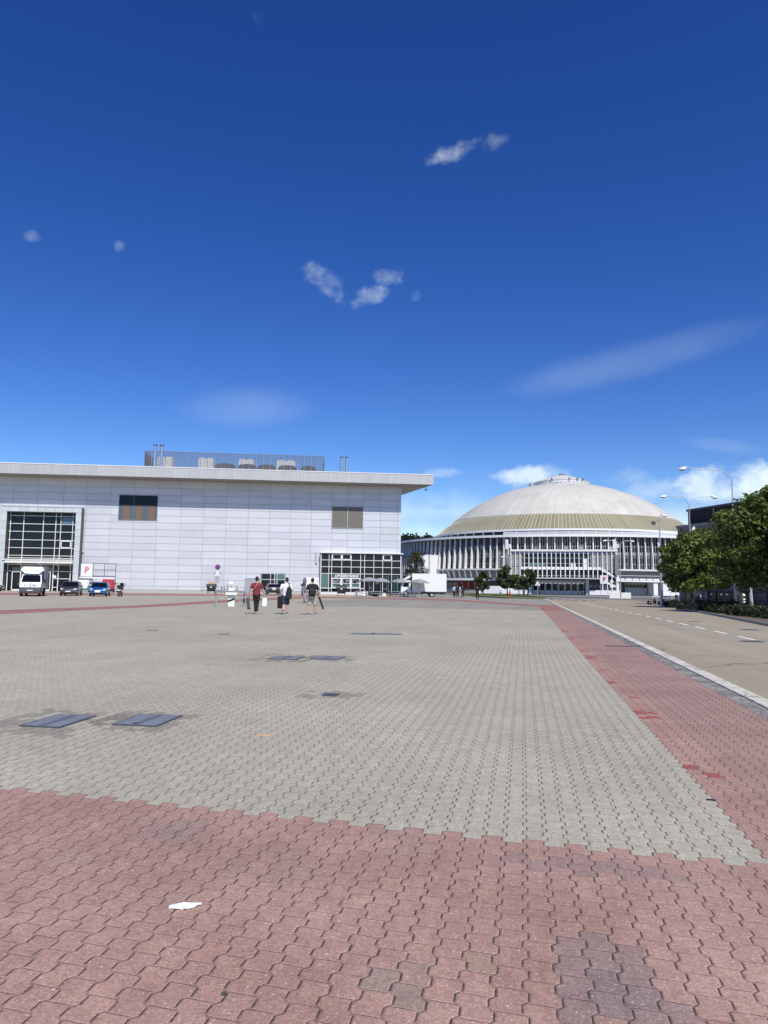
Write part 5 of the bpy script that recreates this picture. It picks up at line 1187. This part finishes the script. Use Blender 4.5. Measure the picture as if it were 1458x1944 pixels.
for sg in (-1,1): MB().tube([(sg*.2,-.5,1.1),(sg*.36,-.5,1.3)], .012, 5).ell((sg*.4,-.5,1.34),(.09,.03,.06),8,6).build('mirror', M['black'], t)
MB().ell((-.30,.35,.52),(.12,.24,.13),10,6).ell((.30,.35,.52),(.12,.24,.13),10,6).build('pannier', M['lgrey'], t, smooth='all'); MB().tube([(.1,.1,.3),(.28,.2,0)], .02, 6).build('stand', M['mgrey'], t)
# a blue car end peeping past the truck
x, y = G(859.5,1127.5)
# ------------------------------------------------------------------ people (walking away, local +Y is forward)
def rings(b, pts, rad, n=12):
    """closed tube through pts with elliptical rings rad=(rx, ry) measured across / along the body"""
    P_ = [Vector(p) for p in pts]; vs = []; fs = []
    for i, p in enumerate(P_):
        a, c_ = P_[max(i-1,0)], P_[min(i+1,len(P_)-1)]; d = (c_-a).normalized()
        x = Vector((1,0,0)) - d*d.x
        x = x.normalized() if x.length > .3 else (Vector((0,1,0)) - d*d.y).normalized()
        y = d.cross(x).normalized(); r = rad[i] if isinstance(rad[i], tuple) else (rad[i], rad[i])
        for k in range(n): t = 2*math.pi*k/n; vs.append(p + x*r[0]*math.cos(t) + y*r[1]*math.sin(t))
    for i in range(len(P_)-1):
        for k in range(n): fs.append((i*n+k, i*n+(k+1)%n, (i+1)*n+(k+1)%n, (i+1)*n+k))
    L = len(vs); vs += [P_[0], P_[-1]]
    for k in range(n): fs.append((L, (k+1)%n, k)); q = (len(P_)-1)*n; fs.append((L+1, q+k, q+(k+1)%n))
    b.add(vs, fs)
def weld(o, vox, sm=6):
    md = o.modifiers.new('r','REMESH'); md.mode = 'VOXEL'; md.voxel_size = vox
    md = o.modifiers.new('s','SMOOTH'); md.factor = .5; md.iterations = sm
    me = bpy.data.meshes.new_from_object(o.evaluated_get(bpy.context.evaluated_depsgraph_get())); old = o.data; o.modifiers.clear(); o.data = me; me.name = old.name
    for p in me.polygons: p.use_smooth = True
    return o
def lerp(a, b, t): return Vector(a)*(1-t) + Vector(b)*t
def person(label, loc, rz, pose, shirt, trousers, legs='long', shoes='cblack', vox=.012, s=1.0, hairlen=.0, build=1.0, coat=0):
    r = root('person', label, 'person', loc, rz); r.scale = (s, s, s)
    hip = {-1: Vector((-.095,0,.93)), 1: Vector((.095,0,.93))}; sh = {-1: Vector((-.185,0,1.45)), 1: Vector((.185,0,1.45))}
    b = MB(); w_ = build
    rings(b, [(0,0,.86),(0,0,.95),(0,.0,1.08),(0,.01,1.22),(0,.01,1.36),(0,-.005,1.46),(0,-.005,1.51)], [(.14,.10),(.165,.115),(.145*w_,.105*w_),(.16*w_,.115*w_),(.18*w_,.115*w_),(.15,.08),(.07,.065)], 16)
    rings(b, [(0,-.005,1.46),(0,.01,1.55),(0,.02,1.60)], [.065,.056,.055])
    hd = Vector(pose.get('head', (0,.0,0)))
    hx = Vector((0,.03,1.68)) + hd
    rings(b, [hx+Vector((0,.015,-.115)),hx+Vector((0,.025,-.075)),hx+Vector((0,.01,-.02)),hx+Vector((0,-.005,.04)),hx+Vector((0,-.01,.085)),hx+Vector((0,-.01,.115))], [(.035,.045),(.058,.075),(.072,.092),(.076,.098),(.062,.08),(.025,.03)], 14)
    b.ell(hx+Vector((0,.108,-.028)), (.014,.018,.024), 8, 6)                # nose
    for sg in (-1,1): b.ell(hx+Vector((sg*.076,-.005,-.02)), (.012,.022,.032), 8, 6)   # ears
    for sg, nm in ((-1,'l'),(1,'r')):
        k, a = Vector(pose['knee_'+nm]), Vector(pose['ankle_'+nm]); tip = Vector(pose['toe_'+nm])
        rings(b, [hip[sg]+Vector((0,0,.03)), lerp(hip[sg],k,.35), lerp(hip[sg],k,.8), k, lerp(k,a,.3), lerp(k,a,.75), a], [.088,.083,.063,.056,.058,.042,.036], 12)
        rings(b, [a+Vector((0,-.045,-.045)), a+Vector((0,.02,-.05)), lerp(a+Vector((0,0,-.06)),tip,.6), tip], [(.034,.036),(.038,.034),(.042,.026),(.03,.018)], 10)
        e, wr = Vector(pose['elbow_'+nm]), Vector(pose['wrist_'+nm])
        rings(b, [sh[sg]+Vector((-sg*.03,0,.01)), sh[sg]+Vector((sg*.02,0,-.03)), lerp(sh[sg],e,.5), e, lerp(e,wr,.3), lerp(e,wr,.8), wr], [.052,.056,.047,.040,.042,.031,.027], 10)
        d = (wr - e).normalized(); side = Vector((sg,0,0)); side = (side - d*side.dot(d)).normalized(); nr = d.cross(side).normalized()
        pm = wr + d*.075
        rings(b, [wr, wr+d*.035, pm, pm+d*.015], [(.026,.024),(.022,.036),(.021,.038),(.018,.034)], 10)
        for i, ln in enumerate((.070,.078,.072,.055)):                      # four fingers, curled round what is held
            base = pm + nr*(.028-.019*i) + d*.008; m1 = base + d*ln*.5 - side*.006; m2 = m1 + d*ln*.25 - side*ln*.35; m3 = m2 - d*ln*.1 - side*ln*.35
            rings(b, [base-d*.01, m1, m2, m3], [.0095,.0092,.0085,.0075], 6)
        tb = wr + d*.03 + nr*.034; rings(b, [tb-nr*.012, tb+nr*.012+d*.025-side*.012, tb+nr*.008+d*.055-side*.028], [.0115,.0105,.0085], 6)
    body = weld(b.build('body', M['skin'], r), vox, 3)
    # face details on the far side
    f = MB()
    for sg in (-1,1): f.ell(hx+Vector((sg*.03,.094,.0)), (.013,.007,.008), 8, 6)
    f.build('eye', M['cblack'], body); MB().ell(hx+Vector((0,.096,-.062)), (.024,.008,.006), 8, 6).build('mouth', M['pinkred'], body)
    # hair
    b = MB(); b.ell(hx+Vector((0,-.022,.032)), (.088,.104,.098), 16, 10); b.ell(hx+Vector((0,-.05,-.02)), (.078,.066,.085), 14, 8)
    if hairlen: b.ell(hx+Vector((0,.055,.085)), (.062,.05,.045), 12, 8); b.ell(hx+Vector((0,-.02,.10)), (.075,.085,.05), 12, 8)
    weld(b.build('hair', M['hair'], r), vox, 3)
    # shirt with short or long sleeves
    b = MB(); o_ = .016; hem = pose.get('hem', .90)
    rings(b, [(0,0,hem),(0,0,hem+.05),(0,.0,1.08),(0,.01,1.22),(0,.01,1.36),(0,-.005,1.45),(0,-.004,1.515)], [(.172*w_,.125*w_),(.172*w_,.126*w_),(.162*w_,.122*w_),(.172*w_,.13*w_),(.192*w_,.13*w_),(.172*w_,.10),(.075,.07)], 18)
    for sg, nm in ((-1,'l'),(1,'r')):
        e, wr = Vector(pose['elbow_'+nm]), Vector(pose['wrist_'+nm])
        if coat: rings(b, [sh[sg]+Vector((-sg*.05,0,.0)), sh[sg]+Vector((sg*.015,0,-.02)), lerp(sh[sg],e,.5), e, lerp(e,wr,.5), lerp(e,wr,.95)], [.068,.074,.064,.056,.05,.042], 12)
        else: rings(b, [sh[sg]+Vector((-sg*.05,0,.0)), sh[sg]+Vector((sg*.015,0,-.02)), lerp(sh[sg],e,.45), lerp(sh[sg],e,.82)], [.068,.075,.067,.066], 12)
    weld(b.build('shirt', M[shirt], r), vox, 5)
    b = MB(); rings(b, [(0,0,.80),(0,0,.88),(0,0,.97),(0,0,1.01)], [(.12,.10),(.176*min(w_,1.05),.128),(.168*w_,.122*w_),(.16*w_,.118*w_)], 16)
    for sg, nm in ((-1,'l'),(1,'r')):
        k, a = Vector(pose['knee_'+nm]), Vector(pose['ankle_'+nm])
        if legs == 'long': rings(b, [hip[sg]+Vector((0,0,.03)), lerp(hip[sg],k,.35), lerp(hip[sg],k,.85), k, lerp(k,a,.4), lerp(k,a,.92)], [(.102,.108),(.098,.10),(.078,.08),(.072,.074),(.068,.07),(.06,.062)], 14)
        else: rings(b, [hip[sg]+Vector((0,0,.03)), lerp(hip[sg],k,.35), lerp(hip[sg],k,.75), lerp(hip[sg],k,1.02)], [(.104,.112),(.106,.108),(.102,.104),(.102,.104)], 14)
    weld(b.build('trousers' if legs == 'long' else 'shorts', M[trousers], r), vox, 5)
    for sg, nm in ((-1,'l'),(1,'r')):
        a, tip = Vector(pose['ankle_'+nm]), Vector(pose['toe_'+nm]); b = MB()
        rings(b, [a+Vector((0,-.065,-.035)), a+Vector((0,-.01,-.03)), lerp(a+Vector((0,0,-.055)),tip,.55), tip+Vector((0,.012,0))], [(.042,.045),(.046,.05),(.05,.036),(.036,.026)], 12)
        sho = weld(b.build('shoe', M[shoes], r), .011, 3)
        if shoes == 'cblack' and legs != 'long': q = MB(); rings(q, [a+Vector((0,-.07,-.078)), lerp(a+Vector((0,0,-.085)),tip,.5), tip+Vector((0,.02,-.018))], [(.042,.014),(.05,.014),(.034,.012)], 10); q.build('sole', M['white'], sho, smooth='all')
    return r
def walk(ph=.0, arms=None, **kw):
    p = dict(knee_l=(-.10,.08,.50), ankle_l=(-.10,.02,.085), toe_l=(-.115,.19,.035), knee_r=(.10,-.02,.49), ankle_r=(.10,-.13,.095), toe_r=(.115,.03,.035),
             elbow_l=(-.27,-.04,1.15), wrist_l=(-.31,.03,.90), elbow_r=(.27,-.02,1.15), wrist_r=(.30,.04,.90))
    p.update(kw); return p
def world_of(r, p): 
    bpy.context.view_layer.update(); return r.matrix_world @ Vector(p)
x, y = G(486,1165.5); pA = person('person in dark red shirt and black trousers with tan strap, carrying two bags', (x,y,0), R(6),
    walk(knee_l=(-.055,.05,.50), ankle_l=(-.035,.03,.085), toe_l=(-.06,.20,.035), knee_r=(.055,.0,.49), ankle_r=(.035,-.07,.09), toe_r=(.06,.10,.035), elbow_l=(-.30,-.05,1.17), wrist_l=(-.37,.02,.93), elbow_r=(.30,-.03,1.16), wrist_r=(.38,.05,.92)), 'maroon', 'cblack', 'long', 'tan', .011, 1.02, 0, 1.08)
b = MB(); b.tube([(.06,-.135,1.50),(-.02,-.165,1.36),(-.12,-.155,1.20),(-.205,-.06,1.09),(-.22,.03,1.04)], .018, 6, el=1.0).tube([(.06,-.12,1.50),(.085,.0,1.525),(.02,.12,1.40),(-.12,.14,1.2),(-.21,.05,1.05)], .016, 6); b.build('strap', M['tan'], pA, smooth='all'); 
def held(name, label, cat, r, p, rz=0):
    q = world_of(r, p); t = root(name, label, cat, tuple(q), r.rotation_euler.z + rz); return t
t = held('paper_bag', 'white paper carrier bag in the right hand of the person in dark red', 'bag', pA, (.395,.06,.80))
MB().prism([(-.115,-.43),(.105,-.43),(.115,-.03),(-.105,-.02)], -.05, .05, 'y').build('bag_body', M['paper'], t); MB().tube([(-.08,0,-.03),(-.06,0,.06),(0,0,.085),(.06,0,.06),(.08,0,-.03)], .010, 6).build('handle', M['black'], t)
t = held('carry_case', 'slim dark patterned case in the left hand of the person in dark red', 'case', pA, (-.38,.03,.82)); MB().obox((-.01,0,-.33),(.14,.16,.56),(0,R(-9),0)).build('case_body', M['dgrey'], t, bevel=.03); MB().tube([(-.05,0,-.06),(-.03,0,.02),(.03,0,.02),(.04,0,-.06)], .012, 6).build('handle', M['black'], t); MB().obox((.03,0,-.58),(.15,.165,.06),(0,R(-9),0)).build('case_end', M['black'], t)
x, y = G(542,1166.2); pB = person('person in a white shirt and navy shorts walking with one heel lifted', (x,y,0), R(8),
    walk(knee_l=(-.09,.06,.50), ankle_l=(-.13,-.20,.20), toe_l=(-.15,-.12,.06), knee_r=(.08,.09,.50), ankle_r=(.09,.07,.085), toe_r=(.12,.25,.035), elbow_l=(-.29,-.04,1.17), wrist_l=(-.25,.10,.96), elbow_r=(.30,.0,1.16), wrist_r=(.22,.20,1.08), head=(.03,.03,-.01)), 'cwhite', 'navy', 'short', 'cblack', .011, 1.0, 1, 1.08)
t = held('shoulder_bag', 'black sling backpack hanging off the right shoulder of the person in white', 'bag', pB, (.12,-.17,1.12), R(12)); MB().prism([(-.12,-.36),(.13,-.36),(.17,-.2),(.14,.1),(.06,.26),(-.06,.2),(-.13,-.05)], -.07, .07, 'y').build('bag_body', M['cblack'], t, bevel=.04); MB().tube([(.02,.02,.2),(.05,.06,.36),(.03,.16,.42),(.0,.26,.3)], .022, 6).build('strap', M['cblack'], t)
t = held('flat_case', 'large flat black case held at the left side of the person in white', 'case', pB, (-.25,.12,.90), R(-25)); MB().box(-.17,.15,-.035,.035,-.62,-.03).build('case_body', M['black'], t, bevel=.012); MB().tube([(-.07,0,-.04),(-.06,0,.02),(.06,0,.02),(.07,0,-.04)], .012, 6).build('handle', M['black'], t)
x, y = G(592,1167.3); pC = person('person in a black shirt and khaki shorts walking with feet apart', (x,y,0), R(5),
    walk(knee_l=(-.13,.03,.50), ankle_l=(-.16,-.05,.085), toe_l=(-.18,.12,.035), knee_r=(.13,.07,.50), ankle_r=(.17,.12,.085), toe_r=(.23,.28,.035), elbow_l=(-.29,-.03,1.17), wrist_l=(-.32,.06,.92), elbow_r=(.31,-.02,1.15), wrist_r=(.40,.04,.92)), 'cblack', 'khaki', 'short', 'cblack', .011, 1.0, 0, 1.1)
t = held('backpack', 'black backpack on the back of the person in khaki shorts', 'backpack', pC, (0,-.20,1.20)); MB().prism([(-.17,-.28),(.17,-.28),(.18,.0),(.14,.24),(.06,.29),(-.06,.29),(-.14,.24),(-.18,0)], -.11, .09, 'y').build('bag_body', M['cblack'], t, bevel=.05); MB().box(-.13,.13,-.15,-.112,-.22,.05).build('pocket', M['black'], t, bevel=.02)
for sg in (-1,1): MB().tube([(sg*.10,.07,.22),(sg*.12,.16,.32),(sg*.13,.30,.26),(sg*.14,.33,.05)], .02, 6).build('strap', M['cblack'], t)
t = held('tube_case', 'long black tube case slanting from the right hand of the person in khaki shorts', 'case', pC, (.41,.05,.82)); MB().tube([(-.08,0,.06),(.13,.0,-.50)], .048, 10).build('tube', M['black'], t); MB().tube([(.125,0,-.49),(.148,0,-.55)], .053, 10).build('end_cap', M['dgrey'], t)
t = held('grey_jacket', 'grey jacket hanging over the left arm of the person in khaki shorts', 'jacket', pC, (-.33,.06,.93)); b = MB(); rings(b, [(0,0,.12),(-.02,0,0),(-.03,.0,-.2),(-.05,0,-.36)], [(.06,.09),(.075,.10),(.07,.10),(.035,.07)], 10); b.build('cloth', M['cgrey'], t, smooth='all')
FAR = [((862.5,1134.2), R(4), 'lblue','cblack','person in a light blue shirt and black trousers walking far off before the arena', .98, 0),
       ((868.5,1134.4), R(-3), 'cblack','cblack','person all in black between the light blue and the white shirt, far off', 1.0, 1),
       ((874.0,1133.2), R(10), 'cwhite','khaki','person in white and beige half hidden behind another, far off', .96, 0),
       ((878.0,1134.6), R(2), 'cblack','cblack','person in dark clothes at the right end of the far walking group', 1.0, 1)]
for i, ((px, py), rz, sh_, tr_, lb, s_, ct) in enumerate(FAR):
    x, y = G(px, py); q = walk() if i % 2 else walk(knee_l=(-.09,.02,.5),ankle_l=(-.09,-.1,.09),toe_l=(-.1,.06,.035),knee_r=(.09,.06,.5),ankle_r=(.09,.06,.085),toe_r=(.1,.23,.035))
    person(lb, (x,y,0), rz, q, sh_, tr_, 'long', 'cblack', .016, s_, 0, 1.0, ct)
x, y = G(906.5,1138.6); pD = person('lone person in black walking on the yard right of the far group', (x,y,0), R(0), walk(elbow_r=(.30,.0,1.16), wrist_r=(.26,.16,1.0)), 'cblack','cblack','long','cblack', .016, .97, 0, 1.0, 1)
t = held('white_bag', 'white bag at the right hip of the lone person in black', 'bag', pD, (.27,.0,1.0)); MB().prism([(-.10,-.22),(.12,-.22),(.14,.05),(.03,.14),(-.10,.05)], -.06, .06, 'y').build('bag_body', M['paper'], t, bevel=.03); MB().tube([(0,0,.12),(-.05,0,.25),(-.1,0,.42)], .012, 6).build('strap', M['cblack'], t)

# ------------------------------------------------------------------ hatches, covers and litter on the ground
def cover(label, px, py, hx_, hy_, rz=0.0, mat='cover', group=None, grooves=1, z=0.0):
    x, y = G(px, py); t = root('floor_hatch', label, 'floor hatch', (x,y,z), -AZ+rz, group)
    MB().box(-hx_,hx_,-hy_,hy_,.001,.012).build('plate', M[mat], t)
    if grooves:
        b = MB()
        for k in range(grooves): q = -hx_ + 2*hx_*(k+1)/(grooves+1); b.box(q-.035,q+.035,-hy_*.98,hy_*.98,.0125,.0145)
        b.build('ridge', M['ridge'], t)
    MB().box(-hx_-.025,hx_+.025,-hy_-.025,-hy_,.0005,.010).box(-hx_-.025,hx_+.025,hy_,hy_+.025,.0005,.010).box(-hx_-.025,-hx_,-hy_,hy_,.0005,.010).box(hx_,hx_+.025,-hy_,hy_,.0005,.010).build('frame', M['dgrey'], t)
    return t
cover('bluish steel hatch nearest the left edge, ringed by dark new stones', 112, 1369.5, .195, .31, R(2))
t = cover('bluish steel hatch with a dark groove and a lifting hole, second from the left', 282, 1368, .215, .29, R(2)); MB().box(-.05,.0,-.25,-.22,.0125,.018).build('lifting_hole', M['black'], t)
cover('left steel hatch of the middle pair in the grey paving', 545, 1249.3, .25, .30)
cover('right steel hatch of the middle pair in the grey paving', 623, 1249.5, .26, .29)
cover('left steel hatch of the far pair in the grey paving', 690, 1203.3, .32, .3, 0, 'cover', None, 0)
cover('right steel hatch of the far pair in the grey paving', 733, 1203.8, .42, .22, 0, 'cover', None, 0)
cover('small dark drain cover in the middle of the grey paving', 628, 1319.5, .075, .08, 0, 'dgrey', None, 0)
for i, (px, py, hx_, hy_, lb) in enumerate([(1183,1227,.40,.10,'rusty drain grate set in the red kerbside band')]):
    cover(lb, px, py, hx_, hy_, 0, 'rust', None, 2)
def disc(label, px, py, r_, mat, z):
    x, y = G(px, py, z); t = root('manhole_cover', label, 'manhole cover', (x,y,z)); MB().tube([(0,0,0.0005),(0,0,.012)], r_, 28).build('lid', M[mat], t); MB().ring(r_+.002, r_+.07, .0, .009, 28).build('rim', M['mgrey'], t); return t
disc('dark round manhole cover on the road beside the nearest centre dash', 1429, 1218.2, .30, 'dgrey', -.03)
disc('dark round manhole cover on the road nearer the tree shadows', 1424, 1196, .30, 'dgrey', -.03)
disc('faint round manhole cover far along the road by the centre line', 1320, 1180, .26, 'dgrey', -.03)
for i, (px, py, r_) in enumerate([(290,1197,.16),(425,1204,.16),(282,1197,.10),(320,1202,.10)][:2]):
    x, y = G(px, py); t = root('drain_cover', ['small dark drain cover left of the walking group, nearer the portal','small dark drain cover in the grey paving below the steel barrier'][i], 'drain cover', (x,y,0)); MB().tube([(0,0,.0005),(0,0,.010)], r_, 20).build('lid', M['dgrey'], t); MB().ring(r_+.002, r_+.03, 0, .008, 20).build('rim', M['mgrey'], t)
def scrap(name, label, cat, px, py, pts, h_, mat, rz=0.0, z=.001):
    x, y = G(px, py); t = root(name, label, cat, (x,y,z), rz); b = MB(); n_ = len(pts)
    b.add([(a,c_,.0+h_*.5*abs(math.sin(i*2.3))) for i, (a,c_) in enumerate(pts)] + [(a*.96,c_*.9,.004+h_*(.4+.6*abs(math.sin(i*2.3)))) for i, (a,c_) in enumerate(pts)], [tuple(range(n_))[::-1], tuple(range(n_,2*n_))] + [(i,(i+1)%n_,n_+(i+1)%n_,n_+i) for i in range(n_)])
    b.build('piece', M[mat], t); return t
scrap('paper_scrap', 'torn white paper scrap lying on the red pavers in front', 'paper scrap', 350, 1724.5, [(-.082,-.004),(-.05,-.018),(-.03,-.026),(-.022,-.018),(-.008,-.03),(.002,-.018),(.012,-.028),(.022,-.014),(.05,.0),(.066,.022),(.085,.032),(.072,.045),(.03,.035),(-.01,.026),(-.05,.014),(-.085,.012)], .012, 'paper', R(2)).scale = (.84,.84,1)
scrap('dropped_strip', 'small dark strip lying on the red band by the fresh red stones', 'litter', 1349.5, 1519.5, [(-.034,-.006),(.03,-.010),(.036,-.001),(-.03,.008)], .004, 'black', R(-6))
scrap('flat_cardboard', 'flattened tan scrap on the grey paving in the foreground', 'litter', 503, 1396, [(-.07,-.03),(.02,-.045),(.08,-.01),(.05,.05),(-.06,.05)], .003, 'card', 0)
scrap('flattened_pebble', 'dark flattened bit stuck on the red pavers in front', 'litter', 424, 1889, [(-.008,-.006),(.008,-.006),(.010,.004),(0,.008),(-.008,.004)], .006, 'dgrey', 0)
